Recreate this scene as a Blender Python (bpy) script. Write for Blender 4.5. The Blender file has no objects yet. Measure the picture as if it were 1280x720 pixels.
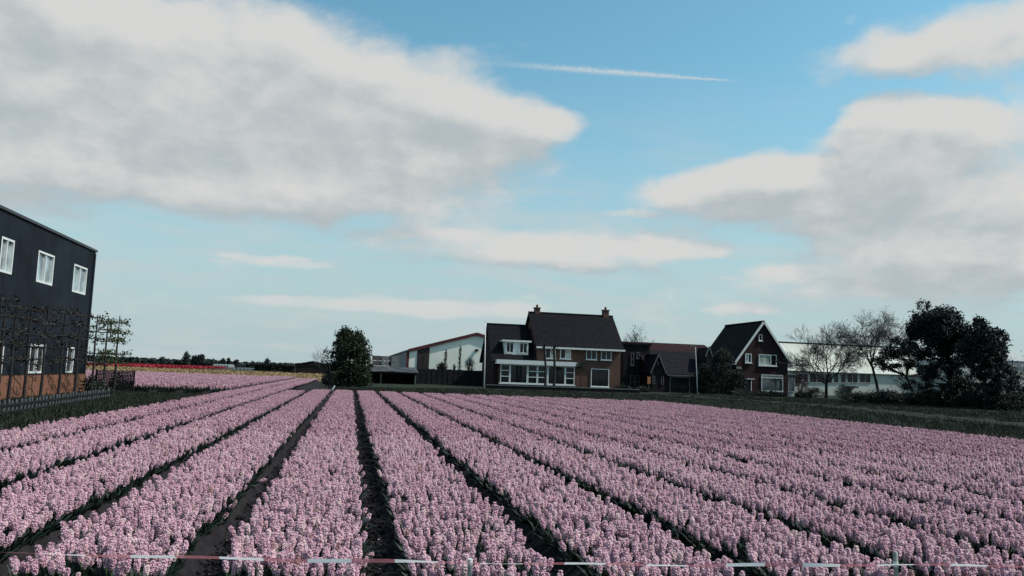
import bpy, bmesh, math, random
import numpy as np
from mathutils import Vector, Matrix, Euler

R = math.radians
rng = np.random.default_rng(7)
random.seed(7)
sc = bpy.context.scene
C = sc.collection

# ------------------------------------------------------------------ camera
CAM_H, F = 1.6, 1000.0
YAW, PITCH, ROLL = R(11.16), math.atan(.108), .035
fw = np.array([math.sin(YAW)*math.cos(PITCH), math.cos(YAW)*math.cos(PITCH), math.sin(PITCH)])
r0 = np.array([math.cos(YAW), -math.sin(YAW), 0.])
u0 = np.cross(r0, fw)
rt = math.cos(ROLL)*r0 + math.sin(ROLL)*u0
up = -math.sin(ROLL)*r0 + math.cos(ROLL)*u0
O = np.array([0, 0, CAM_H])
cam_d = bpy.data.cameras.new('camera')
cam = bpy.data.objects.new('camera', cam_d); C.objects.link(cam)
cam_d.sensor_width = 36; cam_d.lens = 36*F/1280; cam_d.clip_end = 9000; cam_d.clip_start = .05
cam.matrix_world = Matrix(((rt[0], up[0], -fw[0], 0), (rt[1], up[1], -fw[1], 0), (rt[2], up[2], -fw[2], CAM_H), (0, 0, 0, 1)))
sc.camera = cam

def ray(px, py): return fw + rt*((px-640)/F) - up*((py-360)/F)
def hy(px, py, y):
    d = ray(px, py); t = y/d[1]; p = O+d*t; return p[0], p[2]
def hx(px, py, x):
    d = ray(px, py); t = x/d[0]; p = O+d*t; return p[1], p[2]
def hg(px, py, z=0.):
    d = ray(px, py); t = (z-CAM_H)/d[2]; p = O+d*t; return p[0], p[1]
def proj(p):
    v = np.asarray(p, float)-O; z = v@fw
    return 640+F*(v@rt)/z, 360-F*(v@up)/z, z
def azel(px, py):
    d = ray(px, py); d = d/np.linalg.norm(d)
    return math.atan2(d[0], d[1]), math.asin(d[2])

# ------------------------------------------------------------------ light: sky with clouds, sun
SUN_EL, SUN_AZ = R(50), R(105)          # azimuth clockwise from +Y (the direction of the beds)
sun_dir = Vector((math.sin(SUN_AZ)*math.cos(SUN_EL), math.cos(SUN_AZ)*math.cos(SUN_EL), math.sin(SUN_EL)))
sl = bpy.data.lights.new('sun', 'SUN'); sl.energy = 4.7; sl.angle = R(.6); sl.color = (1, .95, .88)
so = bpy.data.objects.new('sun', sl); C.objects.link(so)
so.rotation_euler = sun_dir.to_track_quat('Z', 'Y').to_euler(); so.location = (0, 0, 60)
vs = sc.view_settings
vs.view_transform = 'Standard'; vs.look = 'None'; vs.gamma = 1; vs.use_curve_mapping = False; vs.exposure = 0
sc.cycles.use_denoising = True
sc.cycles.max_bounces = 4; sc.cycles.transparent_max_bounces = 8

class NT:
    """small helper to write node graphs"""
    def __init__(s, tree): s.t = tree; s.n = tree.nodes; s.l = tree.links
    def new(s, typ, **kw):
        nd = s.n.new(typ)
        for k, v in kw.items(): setattr(nd, k, v)
        return nd
    def put(s, sock, v):
        if v is None: return
        if hasattr(v, 'is_linked') or isinstance(v, bpy.types.NodeSocket): s.l.new(v, sock)
        else: sock.default_value = v
    def m(s, op, a, b=None, c=None, clamp=False):
        nd = s.new('ShaderNodeMath', operation=op, use_clamp=clamp)
        s.put(nd.inputs[0], a); s.put(nd.inputs[1], b); s.put(nd.inputs[2], c)
        return nd.outputs[0]
    def vm(s, op, a, b=None, sc_=None):
        nd = s.new('ShaderNodeVectorMath', operation=op)
        s.put(nd.inputs[0], a); s.put(nd.inputs[1], b)
        if sc_ is not None: s.put(nd.inputs['Scale'], sc_)
        return nd.outputs[0]
    def sep(s, v):
        nd = s.new('ShaderNodeSeparateXYZ'); s.put(nd.inputs[0], v); return nd.outputs
    def comb(s, x=0., y=0., z=0.):
        nd = s.new('ShaderNodeCombineXYZ'); s.put(nd.inputs[0], x); s.put(nd.inputs[1], y); s.put(nd.inputs[2], z); return nd.outputs[0]
    def noise(s, v, scale, detail=4., rough=.5, dist=0., out='Fac'):
        nd = s.new('ShaderNodeTexNoise'); s.put(nd.inputs['Vector'], v)
        nd.inputs['Scale'].default_value = scale; nd.inputs['Detail'].default_value = detail
        nd.inputs['Roughness'].default_value = rough; nd.inputs['Distortion'].default_value = dist
        return nd.outputs[out]
    def mix(s, f, a, b, blend='MIX'):
        nd = s.new('ShaderNodeMix', data_type='RGBA', blend_type=blend)
        s.put(nd.inputs[0], f)
        for sock, v in ((nd.inputs[6], a), (nd.inputs[7], b)):
            s.put(sock, (*v, 1) if isinstance(v, tuple) and len(v) == 3 else v)
        return nd.outputs[2]
    def smooth(s, v, lo, hi, a=0., b=1.):
        nd = s.new('ShaderNodeMapRange', interpolation_type='SMOOTHSTEP')
        s.put(nd.inputs[0], v); nd.inputs[1].default_value = lo; nd.inputs[2].default_value = hi
        nd.inputs[3].default_value = a; nd.inputs[4].default_value = b
        return nd.outputs[0]

# cloud banks where the photograph has them: pixel centre, half width, half height (pixels), weight
BANKS = [(120, 120, 300, 130, 1.0), (400, 150, 200, 95, .95), (570, 165, 120, 55, .85), (680, 160, 70, 20, .55),
         (250, 40, 220, 50, .5), (540, 245, 110, 40, .5), (250, 235, 240, 34, .45), (60, 258, 90, 16, .5),
         (590, 78, 60, 22, .35),
         (670, 312, 185, 26, .8), (830, 308, 60, 12, .35), (520, 293, 80, 8, .35),
         (930, 238, 120, 34, .95), (1050, 235, 130, 60, .95), (1080, 290, 110, 30, .7), (1220, 230, 150, 100, 1.0), (1130, 155, 100, 38, .75),
         (800, 268, 36, 8, .5), (1060, 145, 30, 16, .3),
         (1250, 50, 120, 36, .95), (1120, 60, 50, 26, .5),
         (1180, 335, 240, 34, .95), (960, 345, 60, 12, .5), (920, 388, 46, 6, .55),
         (360, 324, 70, 7, .6), (420, 376, 130, 11, .8), (560, 388, 130, 9, .55), (330, 408, 60, 5, .45), (1060, 22, 14, 10, .3),
         # clear sky
         (860, 130, 150, 90, -1.0), (620, 10, 190, 34, -.8), (900, 30, 130, 50, -.8), (720, 240, 90, 22, -.4),
         (300, 300, 200, 14, -.5), (1130, 100, 60, 8, -.3), (250, 350, 230, 14, -.35), (160, 345, 160, 24, -.4), (880, 335, 60, 12, -.4),
         (950, 130, 90, 20, -.3), (600, 350, 240, 12, -.35), (500, 420, 500, 16, -.4), (1050, 405, 200, 10, -.3)]

world = bpy.data.worlds.new('World'); sc.world = world; world.use_nodes = True
def cloud_group():
    g = bpy.data.node_groups.new('cloud_density', 'ShaderNodeTree')
    g.interface.new_socket('Dir', in_out='INPUT', socket_type='NodeSocketVector')
    g.interface.new_socket('D', in_out='OUTPUT', socket_type='NodeSocketFloat')
    N = NT(g)
    gi = N.new('NodeGroupInput'); go = N.new('NodeGroupOutput')
    d = N.vm('NORMALIZE', gi.outputs[0])
    x, y, z = N.sep(d)
    zz = N.m('ADD', N.m('MAXIMUM', z, 0.), .18)
    pl = N.comb(N.m('DIVIDE', x, zz), N.m('DIVIDE', y, zz), 0.)
    n1 = N.noise(pl, 1.5, 9., .56, .25)
    n2 = N.noise(N.vm('MULTIPLY', d, (1., 1., 1.45)), 15., 7., .6, .2)
    n3 = N.m('ABSOLUTE', N.m('MULTIPLY_ADD', N.noise(N.vm('MULTIPLY', d, (1., 1., 1.5)), 7.5, 5., .5, .2), 2., -1.))     # billows
    # wobble for the edges of the banks
    wob = N.new('ShaderNodeTexNoise'); N.put(wob.inputs['Vector'], pl); wob.inputs['Scale'].default_value = 3.2; wob.inputs['Detail'].default_value = 5.
    w3 = N.sep(wob.outputs['Color'])
    az = N.m('ADD', N.m('ARCTAN2', x, y), N.m('MULTIPLY', N.m('SUBTRACT', w3[0], .5), .16))
    el = N.m('ADD', N.m('ARCSINE', z), N.m('MULTIPLY', N.m('SUBTRACT', w3[1], .5), N.m('MULTIPLY_ADD', z, .14, .012)))
    tot = None
    for (cx, cy, rx, ry, w) in BANKS:
        a0, e0 = azel(cx, cy)
        a1, _ = azel(cx+rx, cy+.035*rx); _, e1 = azel(cx, cy-ry)
        ia, ie = 1/abs(a1-a0), 1/abs(e1-e0)
        da = N.m('MULTIPLY_ADD', az, ia, -a0*ia); de = N.m('MULTIPLY_ADD', el, ie, -e0*ie)
        q = N.m('MULTIPLY_ADD', de, de, N.m('MULTIPLY', da, da))
        q = N.m('MULTIPLY', q, q)                                   # flat-topped bumps
        gss = N.m('POWER', .45, q)
        tot = N.m('MULTIPLY', gss, w) if tot is None else N.m('MULTIPLY_ADD', gss, w, tot)
    tot = N.m('MAXIMUM', N.m('MINIMUM', tot, 1.15), -1.)
    D = N.m('MULTIPLY_ADD', tot, .42, N.m('MULTIPLY_ADD', N.m('SUBTRACT', n1, .5), .95, N.m('MULTIPLY_ADD', N.m('SUBTRACT', n3, .2), .42, N.m('MULTIPLY', N.m('SUBTRACT', n2, .5), .5))))
    N.put(go.inputs[0], D)
    return g
cg = cloud_group()
N = NT(world.node_tree)
bg = N.n['Background']
sky = N.new('ShaderNodeTexSky', sky_type='NISHITA', sun_disc=False)
sky.sun_elevation = SUN_EL; sky.sun_rotation = SUN_AZ
sky.air_density = 1.0; sky.dust_density = 1.2; sky.ozone_density = 1.6; sky.altitude = 0
SKY_STRENGTH = .15
tc = N.new('ShaderNodeTexCoord')
dirv = N.vm('NORMALIZE', tc.outputs['Generated'])
def dens(v):
    nd = N.new('ShaderNodeGroup'); nd.node_tree = cg; N.put(nd.inputs[0], v); return nd.outputs[0]
D0 = dens(dirv)
D1 = dens(N.vm('ADD', dirv, (.014, -.006, .034)))
dx, dy, dz = N.sep(dirv)
alpha = N.smooth(D0, -.09, .34)
alpha = N.m('MULTIPLY', alpha, N.smooth(dz, .0, .14, .55, 1.))
lit = N.m('MULTIPLY', N.m('SUBTRACT', D0, D1), 3.0)
pz = N.m('ADD', N.m('MAXIMUM', dz, 0.), .16)
streak = N.noise(N.comb(N.m('DIVIDE', dx, pz), N.m('MULTIPLY', N.m('DIVIDE', dy, pz), 1.6), 3.), 1.1, 6., .55, .4)
lit = N.m('ADD', lit, N.m('MULTIPLY', N.m('SUBTRACT', streak, .45), 1.6))
lit = N.smooth(N.m('ADD', lit, N.m('MULTIPLY', D0, -.7)), -1.0, .62)
cloud_col = N.mix(lit, (3.0, 3.35, 3.52), (4.45, 4.5, 4.42))
skyc = N.mix(1., sky.outputs[0], (.78, 1.2, 1.06), 'MULTIPLY')
# pale low haze band near the horizon
skyc = N.mix(N.smooth(dz, .0, .40, .95, .0), skyc, (3.0, 3.75, 4.0))
veil = N.noise(N.comb(N.m('DIVIDE', dx, pz), N.m('MULTIPLY', N.m('DIVIDE', dy, pz), 1.8), 7.), 1.7, 7., .6, .5)
veil = N.m('MULTIPLY', N.smooth(veil, .42, .72), N.smooth(dz, .18, .38, .55, .0))
skyc = N.mix(veil, skyc, (3.75, 4.0, 4.05))
col = N.mix(alpha, skyc, cloud_col)
# contrail: a thin streak between two directions
pa, pb = azel(560, 75), azel(925, 102)
va = np.array(ray(560, 75)); va /= np.linalg.norm(va)
vb = np.array(ray(928, 102)); vb /= np.linalg.norm(vb)
t_ = vb-va; L_ = np.linalg.norm(t_); t_ /= L_
n_ = np.cross(va, vb); n_ /= np.linalg.norm(n_)
def dot(v, c):
    nd = N.new('ShaderNodeVectorMath', operation='DOT_PRODUCT'); N.put(nd.inputs[0], v); nd.inputs[1].default_value = tuple(c); return nd.outputs['Value']
along = N.m('MULTIPLY_ADD', dot(dirv, t_), 1/L_, -float(va@t_)/L_)
rag = N.noise(dirv, 210., 5., .7)
off = N.m('ADD', dot(dirv, n_), N.m('MULTIPLY', N.m('SUBTRACT', rag, .5), .0052))
wdt = N.smooth(along, .5, 1.02, .0034, .0010)
ct = N.m('DIVIDE', off, wdt)
ct = N.m('POWER', .3, N.m('MULTIPLY', ct, ct))
ct = N.m('MULTIPLY', ct, N.m('MULTIPLY', N.smooth(along, .02, .55), N.smooth(along, .9, 1.0, 1., 0.)))
ct = N.m('MULTIPLY', ct, N.m('MULTIPLY_ADD', rag, 1.3, .05), clamp=True)
col = N.mix(ct, col, (3.9, 4.3, 4.45))
N.put(bg.inputs['Color'], col); bg.inputs['Strength'].default_value = SKY_STRENGTH

# ------------------------------------------------------------------ materials
MATS = {}
def mat(name, col, rough=.8, var=.25, scale=3., bump=0., spec=.3, col2=None, detail=5., metallic=0.):
    if name in MATS: return MATS[name]
    m = bpy.data.materials.new(name); m.use_nodes = True; N = NT(m.node_tree)
    b = N.n['Principled BSDF']; b.inputs['Roughness'].default_value = rough
    b.inputs['Specular IOR Level'].default_value = spec; b.inputs['Metallic'].default_value = metallic
    geo = N.new('ShaderNodeNewGeometry')
    f = N.noise(geo.outputs['Position'], scale, detail, .6)
    c2 = col2 if col2 else tuple(min(1, c*(1+var)) for c in col)
    c1 = col if col2 else tuple(c*(1-var) for c in col)
    f2 = N.smooth(f, .3, .7)
    N.put(b.inputs['Base Color'], N.mix(f2, c1, c2))
    if bump:
        bn = N.new('ShaderNodeBump'); bn.inputs['Strength'].default_value = bump; bn.inputs['Distance'].default_value = .05
        N.put(bn.inputs['Height'], f); N.l.new(bn.outputs[0], b.inputs['Normal'])
    MATS[name] = m; return m

def brick_mat(name, c1, c2, mortar):
    m = bpy.data.materials.new(name); m.use_nodes = True; N = NT(m.node_tree); b = N.n['Principled BSDF']
    b.inputs['Roughness'].default_value = .95; b.inputs['Specular IOR Level'].default_value = .08
    p = N.sep(N.new('ShaderNodeNewGeometry').outputs['Position'])
    v = N.comb(N.m('ADD', p[0], p[1]), p[2], 0.)
    br = N.new('ShaderNodeTexBrick'); N.put(br.inputs['Vector'], v)
    br.inputs['Scale'].default_value = 1.; br.inputs['Brick Width'].default_value = .22; br.inputs['Row Height'].default_value = .065
    br.inputs['Mortar Size'].default_value = .008
    br.inputs['Color1'].default_value = (*c1, 1); br.inputs['Color2'].default_value = (*c2, 1); br.inputs['Mortar'].default_value = (*mortar, 1)
    n = N.noise(v, .7, 4.)
    N.put(b.inputs['Base Color'], N.mix(N.smooth(n, .3, .75, 0., .45), br.outputs['Color'], tuple(x*.55 for x in c1)))
    bn = N.new('ShaderNodeBump'); bn.inputs['Strength'].default_value = .4; bn.inputs['Distance'].default_value = .01; bn.invert = True
    N.put(bn.inputs['Height'], br.outputs['Fac']); N.l.new(bn.outputs[0], b.inputs['Normal'])
    MATS[name] = m; return m

def leaf_mat(name, c1, c2, trans=.25):
    m = bpy.data.materials.new(name); m.use_nodes = True; N = NT(m.node_tree); b = N.n['Principled BSDF']
    b.inputs['Roughness'].default_value = .6; b.inputs['Specular IOR Level'].default_value = .25
    geo = N.new('ShaderNodeNewGeometry')
    rnd = geo.outputs['Random Per Island']
    c = N.mix(rnd, c1, c2)
    N.put(b.inputs['Base Color'], c)
    tr = N.new('ShaderNodeBsdfTranslucent'); N.put(tr.inputs['Color'], c)
    mx = N.new('ShaderNodeMixShader'); mx.inputs[0].default_value = trans
    N.l.new(b.outputs[0], mx.inputs[1]); N.l.new(tr.outputs[0], mx.inputs[2]); N.l.new(mx.outputs[0], N.n['Material Output'].inputs[0])
    MATS[name] = m; return m

def glass_mat(name, col, rough=.04, ior=1.6, spec=.6):
    m = bpy.data.materials.new(name); m.use_nodes = True; N = NT(m.node_tree); b = N.n['Principled BSDF']
    p = N.new('ShaderNodeNewGeometry').outputs['Position']
    f = N.noise(p, 1.4, 3.)
    N.put(b.inputs['Base Color'], N.mix(N.smooth(f, .35, .65), tuple(c*.6 for c in col), tuple(c*1.3 for c in col)))
    b.inputs['Roughness'].default_value = rough; b.inputs['IOR'].default_value = ior; b.inputs['Specular IOR Level'].default_value = spec
    bn = N.new('ShaderNodeBump'); bn.inputs['Strength'].default_value = .03; N.put(bn.inputs['Height'], f); N.l.new(bn.outputs[0], b.inputs['Normal'])
    MATS[name] = m; return m

def petal_mat():
    m = bpy.data.materials.new('hyacinth_petal'); m.use_nodes = True; N = NT(m.node_tree); b = N.n['Principled BSDF']
    b.inputs['Roughness'].default_value = .55; b.inputs['Specular IOR Level'].default_value = .2
    at = N.new('ShaderNodeAttribute', attribute_name='tip')
    oi = N.new('ShaderNodeObjectInfo')
    geo = N.new('ShaderNodeNewGeometry')
    loc = N.noise(oi.outputs['Location'], .5, 3.)
    r = N.m('ADD', N.m('MULTIPLY', oi.outputs['Random'], .75), N.m('MULTIPLY', loc, .5))
    tipc = N.mix(N.smooth(r, .2, 1.05), (.74, .43, .54), (.86, .62, .69))
    tipc = N.mix(N.m('MULTIPLY', geo.outputs['Random Per Island'], .35), tipc, (.92, .80, .81))
    deep = N.mix(N.smooth(r, .2, 1.05), (.20, .03, .09), (.32, .07, .15))
    c = N.mix(at.outputs['Fac'], deep, tipc)
    # a few heads past their best: cream
    old = N.smooth(N.m('FRACT', N.m('MULTIPLY', oi.outputs['Random'], 37.7)), .93, .97)
    c = N.mix(N.m('MULTIPLY', old, .6), c, (.78, .62, .60))
    brown = N.smooth(N.m('FRACT', N.m('MULTIPLY', oi.outputs['Random'], 91.3)), .965, .985)
    c = N.mix(N.m('MULTIPLY', brown, .65), c, (.34, .2, .17))
    N.put(b.inputs['Base Color'], c)
    tr = N.new('ShaderNodeBsdfTranslucent'); N.put(tr.inputs['Color'], c)
    mx = N.new('ShaderNodeMixShader'); mx.inputs[0].default_value = .15
    N.l.new(b.outputs[0], mx.inputs[1]); N.l.new(tr.outputs[0], mx.inputs[2]); N.l.new(mx.outputs[0], N.n['Material Output'].inputs[0])
    MATS['petal'] = m; return m

def tape_mat():
    m = bpy.data.materials.new('barrier_tape'); m.use_nodes = True; N = NT(m.node_tree); b = N.n['Principled BSDF']
    b.inputs['Roughness'].default_value = .35
    at = N.new('ShaderNodeAttribute', attribute_name='run')
    ph = N.m('FRACT', N.m('MULTIPLY', at.outputs['Fac'], 1/.56))
    red = N.m('GREATER_THAN', ph, .5)
    N.put(b.inputs['Base Color'], N.mix(red, (.9, .92, .92), (.62, .24, .27)))
    tr = N.new('ShaderNodeBsdfTranslucent'); N.put(tr.inputs['Color'], N.mix(red, (.8, .82, .82), (.6, .22, .25)))
    N.put(b.inputs['Alpha'], N.m('MULTIPLY_ADD', red, -.5, 1.))
    mx = N.new('ShaderNodeMixShader'); N.put(mx.inputs[0], N.m('MULTIPLY_ADD', red, -.2, .5)); N.l.new(b.outputs[0], mx.inputs[1]); N.l.new(tr.outputs[0], mx.inputs[2]); N.l.new(mx.outputs[0], N.n['Material Output'].inputs[0])
    m.use_transparent_shadow = True if hasattr(m, 'use_transparent_shadow') else None
    MATS['tape'] = m; return m

petal_mat(); tape_mat()
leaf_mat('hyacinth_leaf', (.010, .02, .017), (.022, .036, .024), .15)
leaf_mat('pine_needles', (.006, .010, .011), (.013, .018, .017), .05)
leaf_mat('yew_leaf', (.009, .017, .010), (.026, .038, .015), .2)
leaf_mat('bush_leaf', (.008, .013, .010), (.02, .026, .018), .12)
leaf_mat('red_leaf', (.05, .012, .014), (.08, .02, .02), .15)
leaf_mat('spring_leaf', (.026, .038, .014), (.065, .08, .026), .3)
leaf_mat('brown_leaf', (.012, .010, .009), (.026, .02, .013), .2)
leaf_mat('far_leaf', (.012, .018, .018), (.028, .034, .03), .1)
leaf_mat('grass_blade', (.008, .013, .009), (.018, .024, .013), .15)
leaf_mat('tulip_red', (.26, .014, .026), (.36, .03, .05), .2)
leaf_mat('straw', (.20, .145, .075), (.30, .21, .11), .2)
mat('bark', (.018, .016, .017), .95, .35, 9., .4)
mat('twig', (.03, .028, .032), .95, .3, 5.)
mat('soil', (.011, .0095, .011), .97, .4, 6., .8, .1, (.022, .019, .021), 10.)
mat('ground_grass', (.007, .0105, .008), .95, .3, 1.2, .5, .1, (.013, .018, .012), 10.)
mat('lawn_grass', (.011, .016, .011), .95, .3, .8, .5, .1, (.02, .027, .016), 10.)
mat('field_far', (.03, .03, .02), .95, .3, .02, 0., .1, (.05, .04, .03), 6.)
mat('asphalt', (.05, .052, .05), .95, .2, 3., .2, .05)
mat('kerb_concrete', (.09, .10, .095), .9, .2, 2., .2)
mat('dark_cladding', (.011, .0145, .021), .7, .3, .5, 0., .08)
mat('parapet_metal', (.02, .024, .03), .4, .1, 2.)
mat('white_paint', (.56, .58, .57), .5, .06, 2.)
mat('grey_paint', (.36, .38, .40), .6, .15, 3.)
mat('dim_paint', (.10, .10, .115), .6, .15, 3.)
mat('cream_wall', (.74, .74, .66), .8, .08, .25)
mat('shed_wall', (.42, .43, .385), .8, .1, .3)
mat('blue_sheet', (.07, .10, .14), .6, .15, .4)
mat('dark_red_trim', (.08, .014, .018), .6, .15, 2.)
mat('brown_panel', (.045, .034, .034), .8, .2, 1., spec=.08)
mat('roof_dark', (.006, .006, .009), .8, .3, 2.5, spec=.08)
mat('roof_purple', (.009, .008, .0115), .8, .25, 2.5, spec=.08)
mat('roof_red', (.024, .010, .011), .85, .3, 1.5, spec=.08)
mat('board_dark', (.018, .018, .02), .9, .35, 3., .2, spec=.08)
mat('rail_grey', (.10, .11, .11), .8, .2, 4.)
mat('picket_grey', (.06, .068, .078), .85, .25, 6., .2)
mat('corrugated', (.05, .052, .058), .8, .6, 1.2, 0., .08)
mat('crate_brown', (.13, .10, .095), .9, .25, 4.)
mat('crate_grey', (.22, .215, .22), .9, .2, 4.)
mat('pole_white', (.62, .63, .64), .5, .08, 3.)
mat('orange_panel', (.30, .12, .045), .6, .15, 3.)
mat('post_wood', (.26, .265, .24), .85, .2, 9., .3)
mat('stem_green', (.06, .11, .05), .6, .2, 9.)
mat('curtain', (.42, .45, .42), .8, .15, 1.5)
mat('pale_glazing', (.13, .145, .15), .3, .1, .05)
brick_mat('brick_orange', (.22, .085, .048), (.16, .062, .038), (.15, .12, .10))
brick_mat('brick_brown', (.12, .064, .048), (.09, .047, .037), (.10, .082, .074))
brick_mat('brick_dark', (.042, .022, .022), (.032, .018, .019), (.036, .032, .033))
brick_mat('brick_black', (.02, .016, .018), (.016, .013, .015), (.022, .02, .021))
glass_mat('glass_dark', (.008, .009, .012), .06, 1.45, .35)
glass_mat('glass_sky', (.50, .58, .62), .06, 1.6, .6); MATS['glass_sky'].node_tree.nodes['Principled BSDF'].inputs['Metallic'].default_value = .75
glass_mat('glass_curtain', (.34, .38, .34), .1, 1.5, .5)
glass_mat('glass_porch', (.04, .06, .075), .05, 1.7, .6)

# ------------------------------------------------------------------ mesh helpers
class MB:
    def __init__(s): s.v = []; s.f = []
    def quad(s, *p):
        i = len(s.v); s.v += [tuple(map(float, q)) for q in p]; s.f.append(tuple(range(i, i+len(p))))
    def box(s, x0, x1, y0, y1, z0, z1):
        i = len(s.v)
        s.v += [(x0, y0, z0), (x1, y0, z0), (x1, y1, z0), (x0, y1, z0), (x0, y0, z1), (x1, y0, z1), (x1, y1, z1), (x0, y1, z1)]
        s.f += [tuple(i+k for k in q) for q in ((0, 3, 2, 1), (4, 5, 6, 7), (0, 1, 5, 4), (1, 2, 6, 5), (2, 3, 7, 6), (3, 0, 4, 7))]
    def prism(s, prof, axis, a0, a1):
        """prof: 2-D outline (anticlockwise). axis 'x': prof is (y,z); axis 'y': prof is (x,z)"""
        i = len(s.v); n = len(prof)
        for a in (a0, a1):
            for (p, q) in prof: s.v.append((a, p, q) if axis == 'x' else (p, a, q))
        s.f.append(tuple(i+k for k in range(n))); s.f.append(tuple(i+n+k for k in reversed(range(n))))
        for k in range(n):
            k2 = (k+1) % n; s.f.append((i+k2, i+k, i+n+k, i+n+k2))
    def tube(s, pts, rad, n=5, cap=True):
        i = len(s.v); pts = [np.asarray(p, float) for p in pts]
        for k, p in enumerate(pts):
            d = pts[min(k+1, len(pts)-1)]-pts[max(k-1, 0)]
            L = np.linalg.norm(d); d = d/L if L > 1e-9 else np.array([0, 0, 1.])
            a = np.cross(d, [0, 0, 1.] if abs(d[2]) < .9 else [1., 0, 0]); a /= np.linalg.norm(a); b = np.cross(d, a)
            for j in range(n):
                t = 2*math.pi*j/n; q = p+rad[k]*(a*math.cos(t)+b*math.sin(t)); s.v.append(tuple(q))
        for k in range(len(pts)-1):
            for j in range(n):
                j2 = (j+1) % n; s.f.append((i+k*n+j, i+k*n+j2, i+(k+1)*n+j2, i+(k+1)*n+j))
        if cap:
            s.f.append(tuple(i+j for j in reversed(range(n)))); e = i+(len(pts)-1)*n; s.f.append(tuple(e+j for j in range(n)))
    def mesh(s, name):
        me = bpy.data.meshes.new(name); me.from_pydata(s.v, [], s.f); me.update(); return me
    def build(s, name, m, parent=None, smooth=False):
        me = s.mesh(name)
        if m: me.materials.append(MATS[m])
        if smooth: me.polygons.foreach_set('use_smooth', [True]*len(me.polygons))
        return link(name, me, parent)
def link(name, me, parent=None):
    o = bpy.data.objects.new(name, me); C.objects.link(o)
    if parent: o.parent = parent
    return o
def tag(o, label=None, cat=None, group=None, kind=None):
    if label: o['label'] = label
    if cat: o['category'] = cat
    if group: o['group'] = group
    if kind: o['kind'] = kind
    return o
def thing(name, loc=(0, 0, 0), label=None, cat=None, group=None):
    o = bpy.data.objects.new(name, None); C.objects.link(o); o.location = loc; o.empty_display_size = .2
    return tag(o, label, cat, group)
class Off:
    """collects geometry given in world space and stores it relative to a thing's base"""
    pass
def part(mb, name, m, parent, smooth=False):
    """mb in world coordinates; parent is an (unrotated) empty, possibly a part of one"""
    base = Vector((0, 0, 0)); p = parent
    while p is not None: base += p.location; p = p.parent
    mb.v = [(a-base.x, b-base.y, c-base.z) for a, b, c in mb.v]
    return mb.build(name, m, parent, smooth)
def quads_mesh(name, P, m):
    """P: (n,4,3) array of separate quads"""
    n = len(P); me = bpy.data.meshes.new(name)
    me.vertices.add(n*4); me.vertices.foreach_set('co', P.reshape(-1).astype(np.float32))
    me.loops.add(n*4); me.loops.foreach_set('vertex_index', np.arange(n*4, dtype=np.int32))
    me.polygons.add(n); me.polygons.foreach_set('loop_start', np.arange(0, n*4, 4, dtype=np.int32)); me.polygons.foreach_set('loop_total', np.full(n, 4, np.int32))
    me.update(calc_edges=True); me.materials.append(MATS[m]); return me
def leaf_quads(c, size, flat=0.):
    """quads at points c (n,3) with random orientation"""
    n = len(c); a = rng.normal(size=(n, 3)); b = rng.normal(size=(n, 3))
    a[:, 2] *= 1-flat; b[:, 2] *= 1-flat
    a /= np.linalg.norm(a, axis=1)[:, None]; b -= a*(a*b).sum(1)[:, None]; b /= np.linalg.norm(b, axis=1)[:, None]
    s = size*rng.uniform(.6, 1.4, n)[:, None]
    a = a*s*.5; b = b*s*.32
    return np.stack([c-a, c+b-a*.1, c+a, c-b-a*.1], 1)
def blob_points(center, radii, n, shell=.55):
    d = rng.normal(size=(n, 3)); d /= np.linalg.norm(d, axis=1)[:, None]
    r = rng.uniform(shell, 1., n)**.7
    return np.asarray(center)+d*r[:, None]*np.asarray(radii)

# ------------------------------------------------------------------ layout constants
PITCHB, FUR0 = 1.30, -.96          # bed pitch, one furrow centre
def fur(k): return FUR0+PITCHB*k
K_R = 15                            # right edge of the field
XL, XR = fur(-4), fur(K_R)
YEND = lambda x: 50.2-.2*max(0, x)*1.0      # far end of the beds in front of the houses
GZ = .3                             # level of the yards and the path
BED_H = .09
FAR0, FAR1 = 45.0, 98.0             # far block of beds on the left

def bed_soil(name, xs0, ks, y0f, y1f, step):
    """raised beds with furrows between, real relief"""
    mb = MB(); prof = []
    for k in ks:
        f = fur(k)
        prof += [(f-.12, 0.), (f-.04, -.012), (f+.05, -.006), (f+.12, .004), (f+.18, BED_H), (f+PITCHB/2, BED_H+.015), (f+PITCHB-.18, BED_H)]
    f = fur(ks[-1]+1); prof += [(f-.17, 0.), (f+.3, -.02)]
    prof = [(fur(ks[0])-.3, -.1)]+prof+[(f+.5, -.12)]
    ys = None
    cols = len(prof)
    y0 = y0f(0); n = int((max(y1f(p[0]) for p in prof)-y0)/step)+1
    V = []
    for j in range(n+1):
        t = j/n
        for (x, z) in prof:
            y = y0f(x)+(y1f(x)-y0f(x))*t
            q = rng.uniform(-1, 1)
            V.append((x+.025*rng.uniform(-1, 1), y, z+.02*q))
    Fc = [(j*cols+i, j*cols+i+1, (j+1)*cols+i+1, (j+1)*cols+i) for j in range(n) for i in range(cols-1)]
    me = bpy.data.meshes.new(name); me.from_pydata(V, [], Fc); me.update(); me.materials.append(MATS['soil'])
    me.polygons.foreach_set('use_smooth', [True]*len(me.polygons))
    return tag(link(name, me), kind='structure')

# ================================================================== SETTING
mb = MB(); mb.quad((-3000, -300, -.16), (3000, -300, -.16), (3000, 5000, -.16), (-3000, 5000, -.16))
tag(mb.build('ground', 'field_far'), kind='structure')
bed_soil('field_soil', 0, list(range(-2, K_R)), lambda x: 1., YEND, .16)
bed_soil('field_soil', 0, list(range(-4, -2)), lambda x: 1., lambda x: FAR1, .4)
bed_soil('field_soil', 0, list(range(-40, -4)), lambda x: FAR0, lambda x: FAR1, 1.2)

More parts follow.
